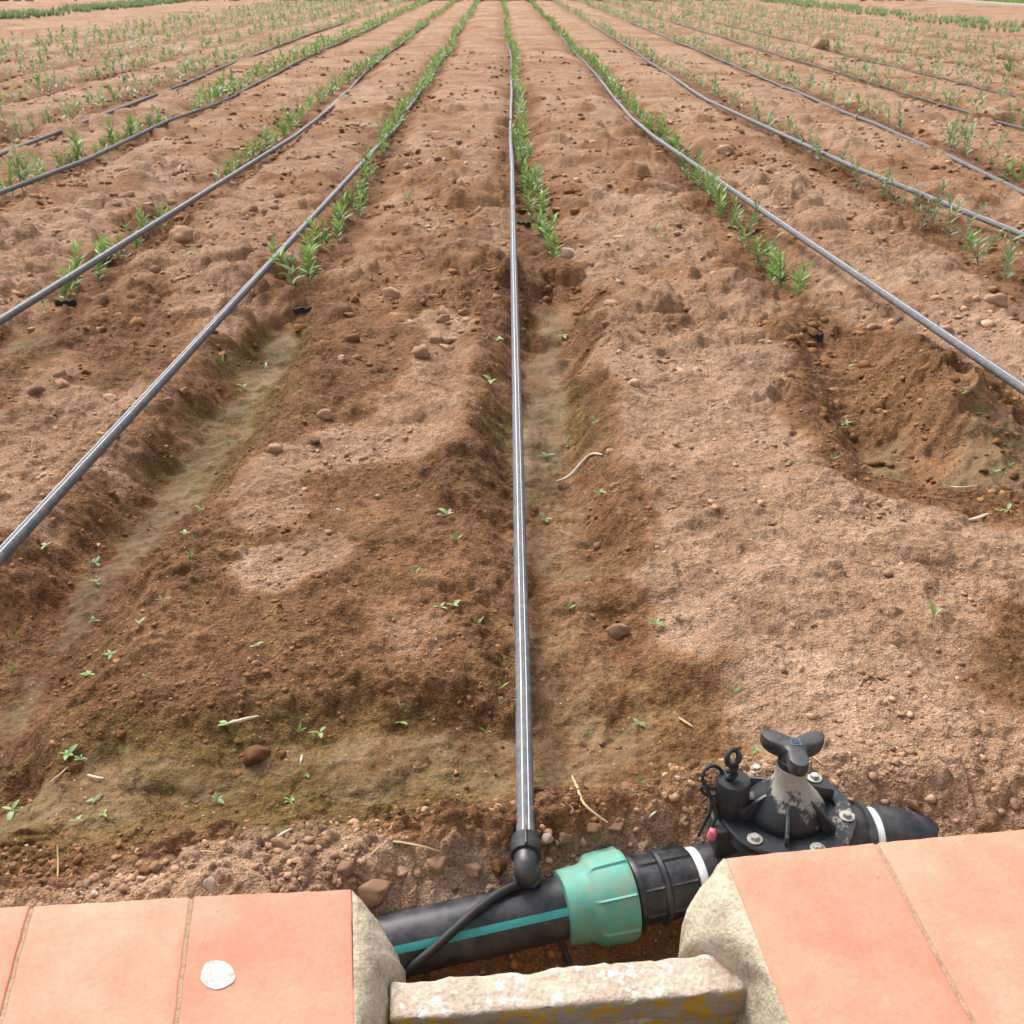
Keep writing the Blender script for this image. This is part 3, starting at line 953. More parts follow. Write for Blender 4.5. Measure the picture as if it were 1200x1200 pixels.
# stripe: strip hugging the tube on the side towards the wall
def strip(pa, pb, r, a0, a1, n=6):
    fr = frame(pa, pb - pa)
    V, Fc = [], []
    for e, o in ((0, 0), (1, 0)):
        for k in range(n + 1):
            a = a0 + (a1 - a0) * k / n
            V.append(fr @ Vector((r * math.cos(a), r * math.sin(a), (pb - pa).length * e)))
    for k in range(n):
        Fc.append((k, k + 1, n + 2 + k, n + 1 + k))
    return MB().add(V, Fc)
strip(at_x(-1.0), at_x(0.105), PR + 0.0006, math.radians(132), math.radians(146)).build('stripe', M['teal_stripe'], pipe)

def ribbed(n_r, w, amp, rows):
    def f(a, i):
        if i not in rows:
            return 1.0
        q = (a * n_r / (2 * math.pi)) % 1.0
        return 1 + amp * (1.0 if min(q, 1 - q) < w else 0.0)
    return f

cpl = empty('pipe_coupling', (0, 0, 0))
tag(cpl, 'compression pipe coupling with teal green nut and black ribbed body', 'pipe coupling')
c0x = 0.088
fr = frame(at_x(c0x), axd)
prof = [(0.0470, -0.002), (0.054, 0.0), (0.0560, 0.004), (0.0570, 0.02), (0.0575, 0.034), (0.060, 0.040), (0.0650, 0.046), (0.0670, 0.052), (0.0680, 0.074), (0.0690, 0.095), (0.0690, 0.100), (0.067, 0.1035), (0.055, 0.104)]
nut = lathe(prof, 160, ribbed(8, 0.035, 0.045, {6, 7, 8, 9, 10})).xf(fr).build('nut', M['teal_nut'], cpl, sharp=35)
# end collar of the nut
prof = [(0.0530, 0.1085), (0.0560, 0.110), (0.0570, 0.113), (0.0570, 0.117), (0.0530, 0.1185), (0.0520, 0.126), (0.0520, 0.150), (0.0575, 0.152), (0.0580, 0.158), (0.0555, 0.160), (0.0520, 0.163), (0.0515, 0.205), (0.0500, 0.209), (0.0440, 0.210)]
lathe(prof, 128, ribbed(8, 0.03, 0.06, {5, 6, 10, 11})).xf(fr).build('coupling_body', M['black_plastic'], cpl, sharp=35)
lathe([(0.0430, 0.2105), (0.0478, 0.211), (0.0482, 0.214), (0.0482, 0.222), (0.047, 0.225), (0.043, 0.2255)], 64).xf(fr).build('thread_tape', M['tape'], cpl, sharp=50)

# ---- valve
VC = Vector((0.438, 1.262, 0.0))       # vertical axis of the valve
VZ = 0.026                             # joint plane of the bonnet
va = math.radians(6)
vd = Vector((math.cos(va), math.sin(va), 0))
valve = empty('diaphragm_valve', (VC.x, VC.y, -0.12), va)
tag(valve, 'black plastic irrigation control valve with bolted bonnet and three-armed knob', 'valve')
vi = lambda p: p
BZ = VZ + 0.12                         # local height of the bonnet joint
AXZ = BZ - 0.086                       # local height of the pipe axis
IN = Matrix.Rotation(-va, 4, 'Z') @ Matrix.Translation(-Vector((VC.x, VC.y, -0.12)))
ringp = IN @ (at_x(c0x) + axd * 0.2245)
inlet_dir = (IN.to_3x3() @ axd).normalized()
# inlet elbow nozzle, body, outlet
pts = [ringp, ringp + inlet_dir * 0.02, ringp + inlet_dir * 0.045, Vector((-0.060, -0.002, AXZ + 0.008)), Vector((-0.03, 0, AXZ + 0.012))]
tube(pts, [0.050, 0.051, 0.053, 0.058, 0.06], 40).build('inlet', M['black_pipe'], valve, sharp=50)
tube([ringp + inlet_dir * 0.044, ringp + inlet_dir * 0.05, ringp + inlet_dir * 0.056], [0.053, 0.0575, 0.055], 40).build('inlet_rim', M['black_plastic'], valve, sharp=50)
lathe([(0.03, AXZ - 0.058), (0.055, AXZ - 0.05), (0.075, AXZ - 0.02), (0.084, AXZ + 0.02), (0.088, BZ - 0.022), (0.098, BZ - 0.018), (0.102, BZ - 0.014), (0.102, BZ - 0.004), (0.098, BZ - 0.001)], 64).build('body', M['black_plastic'], valve)
prof = [(0.098, BZ), (0.104, BZ + 0.001), (0.1055, BZ + 0.004), (0.1055, BZ + 0.011), (0.103, BZ + 0.014), (0.080, BZ + 0.0145), (0.077, BZ + 0.010), (0.062, BZ + 0.010),
        (0.062, BZ + 0.017), (0.058, BZ + 0.027), (0.048, BZ + 0.041), (0.036, BZ + 0.054), (0.0285, BZ + 0.064), (0.0250, BZ + 0.074), (0.0240, BZ + 0.100)]
def bon(a, i):
    if i < 5:
        q = math.cos(6 * (a - math.radians(-80)))
        return 1 + 0.022 * max(0, q)
    return 1.0
bonnet = lathe(prof, 96, bon).build('bonnet', M['black_plastic'], valve, sharp=35)
BA0 = math.radians(41)
for k in range(6):
    a = BA0 + k * math.pi / 3 + math.pi / 6
    r = box(0, 0, 0, 0.056, 0.006, 0.03, 0.0015)
    # rib falls from the neck to the rim
    r.v = [(x, y, z + (0.012 if x < 0 else -0.013)) for x, y, z in r.v]
    r.xf(Matrix.Translation((0, 0, BZ + 0.029)) @ Matrix.Rotation(a, 4, 'Z') @ Matrix.Translation((0.055, 0, 0))).build('rib', M['black_plastic'], valve, sharp=35)
hexm = lathe([(0.0075, 0), (0.0116, 0.0), (0.0116, 0.002), (0.0085, 0.0022)], 24)
hexm.add(*(lambda m: (m.v, m.f))(lathe([(0.0068, 0.0018), (0.0068, 0.0076), (0.0056, 0.0085)], 6)))
bolt_me = hexm.mesh('bolt', True, 30)
for k in range(6):
    a = BA0 + k * math.pi / 3
    b = link('bolt', bolt_me, M['bolt'], valve, (0.0915 * math.cos(a), 0.0915 * math.sin(a), BZ + 0.0148))
    b.rotation_euler = (0, 0, rnd.uniform(0, 3))

def dusty():
    m, nd, lk, bs = mat('dusty_neck')
    tc = nd.new('ShaderNodeTexCoord')
    n = N(nd, 'ShaderNodeTexNoise', Scale=28.0, Detail=9.0, Roughness=0.75)
    lk.new(tc.outputs['Object'], n.inputs['Vector'])
    sx = nd.new('ShaderNodeSeparateXYZ')
    lk.new(tc.outputs['Object'], sx.inputs[0])
    hh = mth(nd, lk, 'MULTIPLY', mth(nd, lk, 'SUBTRACT', sx.outputs[2], BZ + 0.058), 7.0)
    f = mth(nd, lk, 'ADD', mth(nd, lk, 'ADD', mth(nd, lk, 'MULTIPLY', n.outputs['Fac'], 1.8), -0.4), hh)
    f = mth(nd, lk, 'ADD', f, mth(nd, lk, 'MULTIPLY', sx.outputs[0], 3.0))
    r = ramp(nd, [(0.44, (0, 0, 0)), (0.56, (1, 1, 1))])
    lk.new(f, r.inputs[0])
    c = mixc(nd, lk, r.outputs[0], (0.016, 0.018, 0.022), (0.33, 0.30, 0.25))
    lk.new(c, bs.inputs['Base Color'])
    lk.new(mth(nd, lk, 'ADD', 0.42, mth(nd, lk, 'MULTIPLY', r.outputs[0], 0.5)), bs.inputs['Roughness'])
    return m
M['dusty'] = dusty()
bonnet.data.materials[0] = M['dusty']
lathe([(0.020, BZ + 0.098), (0.0225, BZ + 0.102), (0.0225, BZ + 0.112), (0.018, BZ + 0.114)], 32).build('stem_collar', M['black_matte'], valve)

# three-armed knob
def knob():
    n = 144
    th0 = math.radians(-94) - va
    def rad(a):
        q = 0.5 + 0.5 * math.cos(3 * (a - th0))
        return 0.0185 + 0.0315 * q ** 1.7
    prof = [(0.55, 0.0), (0.86, 0.002), (0.97, 0.006), (1.0, 0.011), (0.99, 0.019), (0.93, 0.0235), (0.80, 0.0255), (0.4, 0.0262), (0.12, 0.0265)]
    V, Fc = [], []
    for s, z in prof:
        for k in range(n):
            a = 2 * math.pi * k / n
            r = rad(a)
            if s > 0.8:
                rr = r - (1 - s) * 0.02
            else:
                rr = r * s * 1.02
            lift = 0.006 * (rr / 0.05) ** 2
            V.append((rr * math.cos(a), rr * math.sin(a), z + lift))
    for i in range(len(prof) - 1):
        for k in range(n):
            k2 = (k + 1) % n
            Fc.append((i * n + k, i * n + k2, (i + 1) * n + k2, (i + 1) * n + k))
    Fc.append(tuple(range(n - 1, -1, -1)))
    Fc.append(tuple((len(prof) - 1) * n + k for k in range(n)))
    return MB().add(V, Fc)
kz = BZ + 0.113
kn = knob().xf(Matrix.Translation((0, 0, kz)) @ Matrix.Diagonal((1.08, 1.08, 1.0, 1))).build('knob', M['black_plastic'], valve, sharp=50)
lathe([(0.014, kz - 0.012), (0.0185, kz - 0.010), (0.020, kz + 0.006), (0.0165, kz + 0.012)], 32).build('knob_hub', M['black_plastic'], valve)
# small emblem printed on the knob: a square frame with two bars
em = MB()
for bx in ((0, 0.0062, 0.0145, 0.0014), (0, -0.0062, 0.0145, 0.0014), (-0.0066, 0, 0.0014, 0.011), (0.0066, 0, 0.0014, 0.011), (0, 0.0015, 0.008, 0.0016), (-0.002, -0.0022, 0.004, 0.0016)):
    q = box(bx[0], bx[1], 0, bx[2], bx[3], 0.0007)
    em.add(q.v, q.f)
em.xf(Matrix.Translation((0.002, 0.004, kz + 0.0268)) @ Matrix.Rotation(-0.1, 4, 'Z')).build('emblem', M['logo'], kn, smooth=False)

# outlet nozzle, gasket tape and elbow
AXO = AXZ + 0.026
oy = -0.004
tube([(0.03, oy, AXO - 0.004), (0.085, oy, AXO + 0.004), (0.118, oy, AXO + 0.002), (0.128, oy, AXO)], [0.06, 0.057, 0.052, 0.052], 40).build('outlet', M['black_plastic'], valve, sharp=50)
tube([(0.116, oy, AXO + 0.002), (0.121, oy, AXO + 0.001), (0.133, oy, AXO), (0.137, oy, AXO)], [0.054, 0.058, 0.058, 0.054], 40).build('outlet_rim', M['black_plastic'], valve, sharp=50)
elbow = empty('pipe_elbow', valve.location, va)
tag(elbow, 'curved black pipe elbow on the right of the valve behind the tiles', 'pipe elbow')
tube([(0.138, oy, AXO - 0.001), (0.150, oy, AXO - 0.002)], 0.050, 40).build('thread_tape', M['tape'], elbow, sharp=50)
pts, rs = [], []
for k in range(13):
    t = k / 12
    a = t * math.radians(75)
    pts.append((0.150 + 0.15 * math.sin(a), oy, AXO - 0.002 - 0.15 * (1 - math.cos(a))))
    rs.append(0.0535)
tube(pts, rs, 40).build('tube', M['black_pipe'], elbow, sharp=60)

# pilot solenoid
sol = Vector((-0.086, 0.008, BZ - 0.012))
lathe([(0.022, 0.0), (0.0262, 0.002), (0.0268, 0.006), (0.0262, 0.066), (0.0245, 0.0695), (0.015, 0.070)], 40).xf(Matrix.Translation(sol + Vector((0, 0, 0.016)))).build('solenoid', M['black_matte'], valve)
box(sol.x - 0.006, sol.y - 0.016, sol.z - 0.006, 0.05, 0.05, 0.05, 0.004).build('solenoid_bracket', M['black_matte'], valve)
box(sol.x + 0.042, sol.y + 0.002, sol.z + 0.040, 0.045, 0.020, 0.018, 0.003).build('pilot_arm', M['black_plastic'], valve)
tube([Vector((sol.x + 0.02, sol.y - 0.012, sol.z + 0.016)), Vector((sol.x + 0.05, sol.y - 0.006, sol.z + 0.024)), Vector((sol.x + 0.075, sol.y + 0.0, sol.z + 0.034))], 0.009, 14).build('pilot_tube', M['black_plastic'], valve)
topz = sol.z + 0.086
def helix(c, r, turns, h, n=60, ax='Z'):
    out = []
    for k in range(n + 1):
        a = 2 * math.pi * turns * k / n
        out.append(Vector((c[0] + r * math.cos(a), c[1] + 0.4 * r * math.sin(a), c[2] + h * k / n)))
    return out
def loop(c, r, tilt, rz, n=28, arc=1.0):
    Mx = Matrix.Translation(c) @ Matrix.Rotation(rz, 4, 'Z') @ Matrix.Rotation(tilt, 4, 'X')
    return [Mx @ Vector((r * math.cos(2 * math.pi * arc * k / n), r * math.sin(2 * math.pi * arc * k / n), 0)) for k in range(n + 1)]
tube(helix((sol.x - 0.004, sol.y, topz - 0.004), 0.006, 2.5, 0.034), 0.0042, 10).build('wire', M['black_matte'], valve)
tube(loop(Vector((sol.x - 0.005, sol.y + 0.002, topz + 0.040)), 0.0125, math.radians(75), 0.5, 28, 1.1), 0.0038, 10).build('wire', M['black_matte'], valve)
tube(loop(Vector((sol.x - 0.002, sol.y + 0.006, topz + 0.038)), 0.010, math.radians(60), -0.9, 28, 1.1), 0.0038, 10).build('wire', M['black_matte'], valve)
tube(loop(Vector((sol.x - 0.030, sol.y + 0.010, topz - 0.002)), 0.017, math.radians(62), 0.2, 28, 1.0), 0.0030, 10).build('wire', M['black_matte'], valve)
w1 = [Vector((sol.x - 0.016, sol.y, topz - 0.026)), Vector((sol.x - 0.036, sol.y, topz - 0.030)), Vector((sol.x - 0.048, sol.y + 0.004, topz - 0.020)), Vector((sol.x - 0.044, sol.y, topz - 0.012)),
      Vector((sol.x - 0.036, sol.y - 0.004, topz - 0.028)), Vector((sol.x - 0.034, sol.y - 0.010, topz - 0.045)), Vector((sol.x - 0.044, sol.y - 0.014, topz - 0.072)), Vector((sol.x - 0.052, sol.y - 0.016, topz - 0.095))]
def smooth_path(p, k=6):
    out = []
    for i in range(len(p) - 1):
        p0, p1, p2, p3 = p[max(i - 1, 0)], p[i], p[i + 1], p[min(i + 2, len(p) - 1)]
        for j in range(k):
            t = j / k
            out.append(0.5 * ((2 * p1) + (p2 - p0) * t + (2 * p0 - 5 * p1 + 4 * p2 - p3) * t * t + (3 * p1 - p0 - 3 * p2 + p3) * t ** 3))
    out.append(p[-1])
    return out
tube(smooth_path(w1), 0.0027, 10).build('wire', M['black_matte'], valve)
w2 = [Vector((sol.x - 0.034, sol.y - 0.006, topz - 0.030)), Vector((sol.x - 0.028, sol.y - 0.018, topz - 0.05)), Vector((sol.x - 0.036, sol.y - 0.026, topz - 0.068))]
tube(smooth_path(w2), 0.0027, 10).build('wire', M['black_matte'], valve)
lathe([(0.003, 0), (0.0075, 0.003), (0.0085, 0.010), (0.0075, 0.018), (0.003, 0.022)], 20).xf(Matrix.Translation((sol.x - 0.037, sol.y - 0.029, topz - 0.090)) @ Matrix.Rotation(0.25, 4, 'Y')).build('wire_connector', M['pink'], valve)

# ------------------------------------------------------------------ hoses
def hose_path(name_pts, row_key=None, far=60, seed=0):
    """taut near part through given points, then lying along its row"""
    pts = [Vector(p) for p in name_pts]
    out = []
    for i in range(len(pts) - 1):
        L = (pts[i + 1] - pts[i]).length
        n = max(2, int(L / 0.12))
        for k in range(n):
            out.append(pts[i].lerp(pts[i + 1], k / n))
    out.append(pts[-1])
    if row_key:
        i = list(sorted(ROW_X, key=lambda k: ROW_X[k])).index(row_key)
        y0, x0, z0 = out[-1].y, out[-1].x, out[-1].z
        y = y0
        R = random.Random(seed)
        off = 0
        while y < far:
            y += 0.2 + 0.02 * y
            t = min(1, (y - y0) / 9.0)
            off = 0.8 * off + R.uniform(-0.008, 0.008)
            side = -0.035 if row_key in ('C0', 'R1', 'R2', 'R3') else 0.0
            xr = ROW_X[row_key] + side + 0.35 * float(row_wob(np.array([y]), i)[0]) + 0.5 * off
            x = x0 + (xr - x0) * (t * t * (3 - 2 * t))
            zs = float(np.mean(height(np.full(7, x), y + np.linspace(-1.5, 1.5, 7))))
            zb = min(1.0, (y - y0) / 1.6)
            out.append(Vector((x, y, z0 * (1 - zb) + zb * (zs + (0.05 if row_key == 'C0' else 0.034) - 0.014 * min(1, y / 16)))))
    return smooth_path(out, 2)

HR = 0.0146
def hose(path, label, stripes=True, r=HR):
    root = empty('drip_hose', (path[0].x, path[0].y, path[0].z))
    inv = Matrix.Translation(-root.location)
    tag(root, label, 'hose', 'drip hoses running along the plant rows')
    path = [p for p in path if p.y < 30]
    tube(path, r, 14).xf(inv).build('tube', M['hose'], root, sharp=60)
    if stripes:
        for a in (-0.28, 0.36):
            V, Fc = [], []
            pth = [p for p in path if p.y < 14]
            for i, p in enumerate(pth):
                t = (pth[min(i + 1, len(pth) - 1)] - pth[max(i - 1, 0)]).normalized()
                s = t.cross(Vector((0, 0, 1))).normalized()
                u = s.cross(t)
                for e in (-0.045, 0.045):
                    V.append(p + (u * math.cos(a + e) + s * math.sin(a + e)) * (r + 0.0004))
            for i in range(len(pth) - 1):
                Fc.append((2 * i, 2 * i + 1, 2 * i + 3, 2 * i + 2))
            MB().add(V, Fc).xf(inv).build('stripe', M['hose_stripe'], root)
    return root

teeP = P(616, 990, 0.022)
hose(hose_path([teeP, P(613, 800, 0.03), P(602, 300, 0.11), P(600, 190, 0.075)], 'C0', seed=1), 'centre grey hose with two white stripes fixed to the main pipe')
A, B = P(440, 175, 0.05), P(0, 652, 0.105)
hose(hose_path([B + (B - A) * 0.55, B, A], 'L1', seed=2), 'taut striped hose crossing the left furrow, first left of centre', True)
A, B = P(770, 163, 0.045), P(1200, 456, 0.105)
hose(hose_path([B + (B - A) * 0.55, B, A], 'R1', seed=3), 'taut grey hose rising to the right edge, first right of centre', True)
A, B = P(345, 160, 0.045), P(0, 376, 0.085)
hose(hose_path([B + (B - A) * 0.5, B, A], 'L2', seed=4), 'second grey hose left of the centre hose', True)
A, B = P(700, 38, 0.02), P(1000, 196, 0.05)
C = P(1200, 276, 0.06)
hose(hose_path([C + (C - B) * 0.8, C, B, P(830, 118, 0.04)], 'R2', seed=5), 'second grey hose right of the centre hose, among grey-green plants', True)
A, B = P(200, 140, 0.04), P(0, 226, 0.05)
hose(hose_path([B + (B - A) * 0.8, B, P(100, 188, 0.05), A], 'L3', seed=6), 'third grey hose left of the centre hose', False)
A, B = P(180, 112, 0.04), P(0, 181, 0.04)
hose(hose_path([B + (B - A) * 0.5, B, A], 'L4', seed=7), 'fourth grey hose left of the centre hose', False)
A, B = P(1110, 182, 0.02), P(1200, 226, 0.03)
hose(hose_path([B + (B - A) * 1.5, B, A], 'R3', seed=8), 'third dark hose right of centre, showing at the right edge', False)
for kk, lab in (('R4', 'fourth thin hose right of the centre hose'), ('R5', 'fifth thin hose right of the centre hose')):
    x = ROW_X[kk]
    hose(hose_path([Vector((x, 3.0, gz(x, 3.0) + 0.02)), Vector((x, 4.5, gz(x, 4.5) + 0.02))], kk, seed=int(kk[1]) + 9), lab, False, 0.009)

# elbow connector at the foot of the centre hose
con = empty('hose_connector', (teeP.x, teeP.y, -0.06))
tag(con, 'black elbow connector joining the centre hose to the main pipe', 'hose connector')
inv = Matrix.Translation(-con.location)
hd = (P(613, 800, 0.03) - teeP).normalized()
fr2 = frame(teeP - hd * 0.012, hd)
lathe([(0.017, -0.012), (0.0225, -0.010), (0.0235, -0.004), (0.0235, 0.008), (0.0222, 0.010), (0.0222, 0.022), (0.0195, 0.025), (0.016, 0.026)], 40).xf(inv @ fr2).build('clamp_ring', M['black_matte'], con)
bulb = at_x(teeP.x + 0.001)
e1 = teeP - hd * 0.02
e2 = teeP - hd * 0.044 + Vector((0, 0, -0.006))
e3 = Vector((bulb.x, bulb.y + 0.022, bulb.z + 0.040))
tube(smooth_path([e1, e2, e3 + Vector((0, 0.004, 0.012)), e3]), 0.0180, 24).xf(inv).build('elbow', M['black_pipe'], con)
lathe([(0.012, 0), (0.022, 0.001), (0.0235, 0.004), (0.022, 0.009), (0.018, 0.010)], 32).xf(inv @ frame(e3 + Vector((0, 0.002, 0.006)), Vector((0, 0.35, 1)))).build('base_ring', M['black_plastic'], con)
box(0, 0, 0, 0.003, 0.036, 0.012, 0.001).xf(inv @ Matrix.Translation(teeP - hd * 0.005 + Vector((0, 0, 0.022)))).build('moulding_seam', M['black_plastic'], con)

# thin black cable over the pipe
def on_pipe(x, ang, lift):
    f = frame(at_x(x), axd)
    return f @ Vector((math.cos(ang) * (PR + lift), math.sin(ang) * (PR + lift), 0))
def over_pipe(px, py, lift):
    """first hit of a sight line with the pipe's surface, lifted by the cable radius"""
    o, r = Vector((0, 0, CAMH)), ray(px, py).normalized()
    w0 = o - AX0
    a_ = r - axd * r.dot(axd)
    b_ = w0 - axd * w0.dot(axd)
    A_, B_, C_ = a_.dot(a_), 2 * a_.dot(b_), b_.dot(b_) - (PR + lift) ** 2
    D = B_ * B_ - 4 * A_ * C_
    if D <= 0:
        return P(px, py, -0.07)
    return o + r * ((-B_ - math.sqrt(D)) / (2 * A_))
cab = [on_pipe(0.056, math.radians(75), 0.010)] + [over_pipe(x, y, 0.0085) for x, y in ((618, 1034), (590, 1044), (560, 1065), (530, 1092), (505, 1115))] + [P(486, 1131, -0.06), P(468, 1148, -0.09)]
ca = tube(smooth_path(cab), 0.0068, 14).build('cable', M['black_matte'])
tag(ca, 'thin black cable looped over the main pipe beside the teal nut', 'cable')
ca2 = tube(smooth_path([P(655, 1098, -0.085), P(661, 1112, -0.10), P(668, 1132, -0.118)]), 0.004, 10).build('cable', M['black_matte'])
tag(ca2, 'short black wire end poking out under the teal nut', 'cable')

# ------------------------------------------------------------------ plants
def leaf_geo(L, W, bend, fold, seg=4):
    """lanceolate leaf along +Y, centred midrib; returns verts, quads"""
    V, Fc = [], []
    for i in range(seg + 1):
        t = i / seg
        wv = W * 0.5 * (math.sin(math.pi * min(1, t * 0.97 + 0.03)) ** 0.8) * (1.15 - 0.3 * t)
        if i == seg:
            wv = 0.0003
        y = L * t
        z = bend * L * (t * t)
        V += [(-wv, y, z + fold * wv), (0, y, z), (wv, y, z + fold * wv)]
    for i in range(seg):
        a = 3 * i
        Fc += [(a, a + 1, a + 4, a + 3), (a + 1, a + 2, a + 5, a + 4)]
    return np.array(V), np.array(Fc)

def make_plant(R, h, grey, dense=1.0, spread=1.0):
    """returns stem path(s) and list of leaves (matrix, length, width, tint)"""
    leaves, stems = [], []
    nst = 1 if R.random() < 0.6 else 2
    for s in range(nst):
        hh = h * (1 if s == 0 else R.uniform(0.55, 0.85))
        lx, ly = R.uniform(-.18, .18) * hh * (1 + s), R.uniform(-.18, .18) * hh * (1 + s)
        path = [Vector((lx * t * t, ly * t * t, hh * t)) for t in (0, 0.25, 0.5, 0.75, 1.0)]
        stems.append(path)
        nn = int((6 + hh * 34) * dense)
        a0 = R.uniform(0, 6.28)
        for i in range(nn):
            t = 0.12 + 0.88 * (i + R.uniform(0, .5)) / nn
            p = Vector((lx * t * t, ly * t * t, hh * min(t, 1)))
            for q in (0, 1):
                if R.random() < 0.12:
                    continue
                az = a0 + i * 1.571 + q * math.pi + R.uniform(-.4, .4)
                el = math.radians(R.uniform(5, 48) + 28 * t)
                L = R.uniform(0.040, 0.062) * (1.05 - 0.25 * abs(t - 0.55)) * spread
                W = L * R.uniform(0.19, 0.27)
                Mx = Matrix.Translation(p) @ Matrix.Rotation(az, 4, 'Z') @ Matrix.Rotation(el, 4, 'X') @ Matrix.Rotation(R.uniform(-.5, .5), 4, 'Y')
                tint = min(1, max(0, 0.15 + 0.65 * t + R.uniform(-.2, .25)))
                leaves.append((Mx, L, W, tint))
    return stems, leaves

def foliage_arrays(leaves, seg, grey):
    Vs, Fs, T = [], [], []
    b = 0
    for Mx, L, W, tint in leaves:
        V, Fc = leaf_geo(L, W, -0.10, 0.45, seg)
        m = np.array(Mx)
        V = V @ m[:3, :3].T + m[:3, 3]
        Vs.append(V)
        Fs.append(Fc + b)
        T.append(np.full(len(V), tint))
        b += len(V)
    return np.concatenate(Vs), np.concatenate(Fs), np.concatenate(T)

def stem_mesh(stems, r):
    m = MB()
    for p in stems:
        t = tube(p, [r * (1 - 0.14 * i) for i in range(len(p))], 6)
        m.add(t.v, t.f)
    return m.mesh('stem')

RP = random.Random(21)
PROTO = {0: [], 1: []}
for grey in (0, 1):
    for q in range(9):
        h = RP.uniform(0.09, 0.15) if not grey else RP.uniform(0.13, 0.22)
        st, lv = make_plant(RP, h, grey, 1.0 if not grey else 0.62, 1.08 if not grey else 0.95)
        V, Fc, T = foliage_arrays(lv, 3, grey)
        fm = np_mesh('foliage', V, Fc, dict(tint=T * (0.9 if grey else 1), grey=np.full(len(T), 0.85 if grey else RP.uniform(0.0, 0.3))))
        fm.materials.append(M['leaf'])
        sm = stem_mesh(st, 0.0022)
        sm.materials.append(M['stem'])
        # thin version for the far mass: one quad pair per leaf
        lv2 = [(a, L * 1.25, W * 1.7, t) for a, L, W, t in (lv[::2])]
        V2, F2, T2 = foliage_arrays(lv2, 2, grey)
        PROTO[grey].append(dict(fol=fm, stem=sm, leaves=lv, stems=st, V=V2, F=F2, T=T2, h=h))

ROWN = {'C0': 'the centre row', 'L1': 'the first row left of centre', 'R1': 'the first row right of centre'}
for i in range(2, 9):
    ROWN['L%d' % i] = 'the %s row left of centre' % ordw(i)
    ROWN['R%d' % i] = 'the %s row right of centre' % ordw(i)
START = {'L1': 4.42, 'C0': 4.85, 'R1': 4.28, 'L2': 4.15, 'R2': 4.35}
allp = []
for i, kx in enumerate(sorted(ROW_X, key=lambda k: ROW_X[k])):
    R = random.Random(i * 13 + 5)
    y = START.get(kx, 4.3) + R.uniform(0, .03)
    side, num = kx[0], int(kx[1])
    n = 0
    while y < 58:
        zc = y * math.cos(TH) + CAMH * math.sin(TH)
        bright = kx in ('L1', 'C0', 'R1') or (side == 'L' and num <= 3)
        grey = 0 if (bright and R.random() < 0.85) or R.random() < 0.25 else 1
        if side == 'R' and num >= 2 and R.random() < 0.75:
            grey = 1
        gap = float(vnoise(np.array([y / 1.3]), np.array([i * 7.7]), 5)[0])
        thin = 0.0 if kx in ('L1', 'C0', 'R1') else (0.45 if side == 'L' else 0.35)
        skip = gap > (0.85 if thin == 0 else 0.72) and y > 5.2
        x = ROW_X[kx] + float(row_wob(np.array([y]), i)[0]) + R.uniform(-.035, .035) * (1 if bright else 1.7)
        if kx == 'C0' and y < 8.2:
            x += 0.03
        px = CX + F * (x - math.tan(YAW) * y) / zc
        if not skip and -40 < px < 1240:
            allp.append(dict(row=kx, x=x, y=y, grey=grey, s=R.uniform(0.6, 1.25) * (1.25 if num >= 3 else 1.0), rz=R.uniform(0, 6.28), p=R.randrange(9), zc=zc, nth=0))
        y += R.uniform(0.08, 0.15) * (1 if bright else 1.0) * (1 + 0.006 * y)
allp.sort(key=lambda p: p['zc'])
zz = height(np.array([p['x'] for p in allp]), np.array([p['y'] for p in allp]))
cnt = {}
for p, z in zip(allp, zz):
    p['z'] = float(z)
    cnt[p['row']] = cnt.get(p['row'], 0) + 1
    p['nth'] = cnt[p['row']]
lv_me = {}
for q, (L, W) in enumerate(((0.044, 0.0105), (0.051, 0.012), (0.058, 0.0135))):
    V, Fc = leaf_geo(L, W, -0.10, 0.45, 4)
    for t in range(4):
        for g in (0, 1):
            me = np_mesh('leaf', V, Fc, dict(tint=np.full(len(V), 0.15 + 0.25 * t), grey=np.full(len(V), 0.8 if g else 0.1)))
            me.materials.append(M['leaf'])
            lv_me[q, t, g] = me
near = allp[:300]
for k, p in enumerate(near):
    pr = PROTO[p['grey']][p['p']]
    root = empty('young_plant', (p['x'], p['y'], p['z'] - 0.004), p['rz'])
    root.scale = (p['s'],) * 3
    root.rotation_euler = (RP.uniform(-.28, .28), RP.uniform(-.28, .28), p['rz'])
    look = 'grey-green narrow-leaved sapling' if p['grey'] else 'bright green narrow-leaved sapling'
    tag(root, '%s, %s from the near end of %s' % (look, ordw(p['nth']), ROWN[p['row']]), 'plant', 'young saplings planted in rows')
    link('stem', pr['stem'], None, root)
    if k < 22:
        for Mx, L, W, tint in pr['leaves']:
            q = 0 if L < 0.0475 else (1 if L < 0.0545 else 2)
            o = link('leaf', lv_me[q, min(3, int(tint * 4)), p['grey']], None, root)
            o.matrix_local = Mx
    else:
        link('foliage', pr['fol'], None, root)
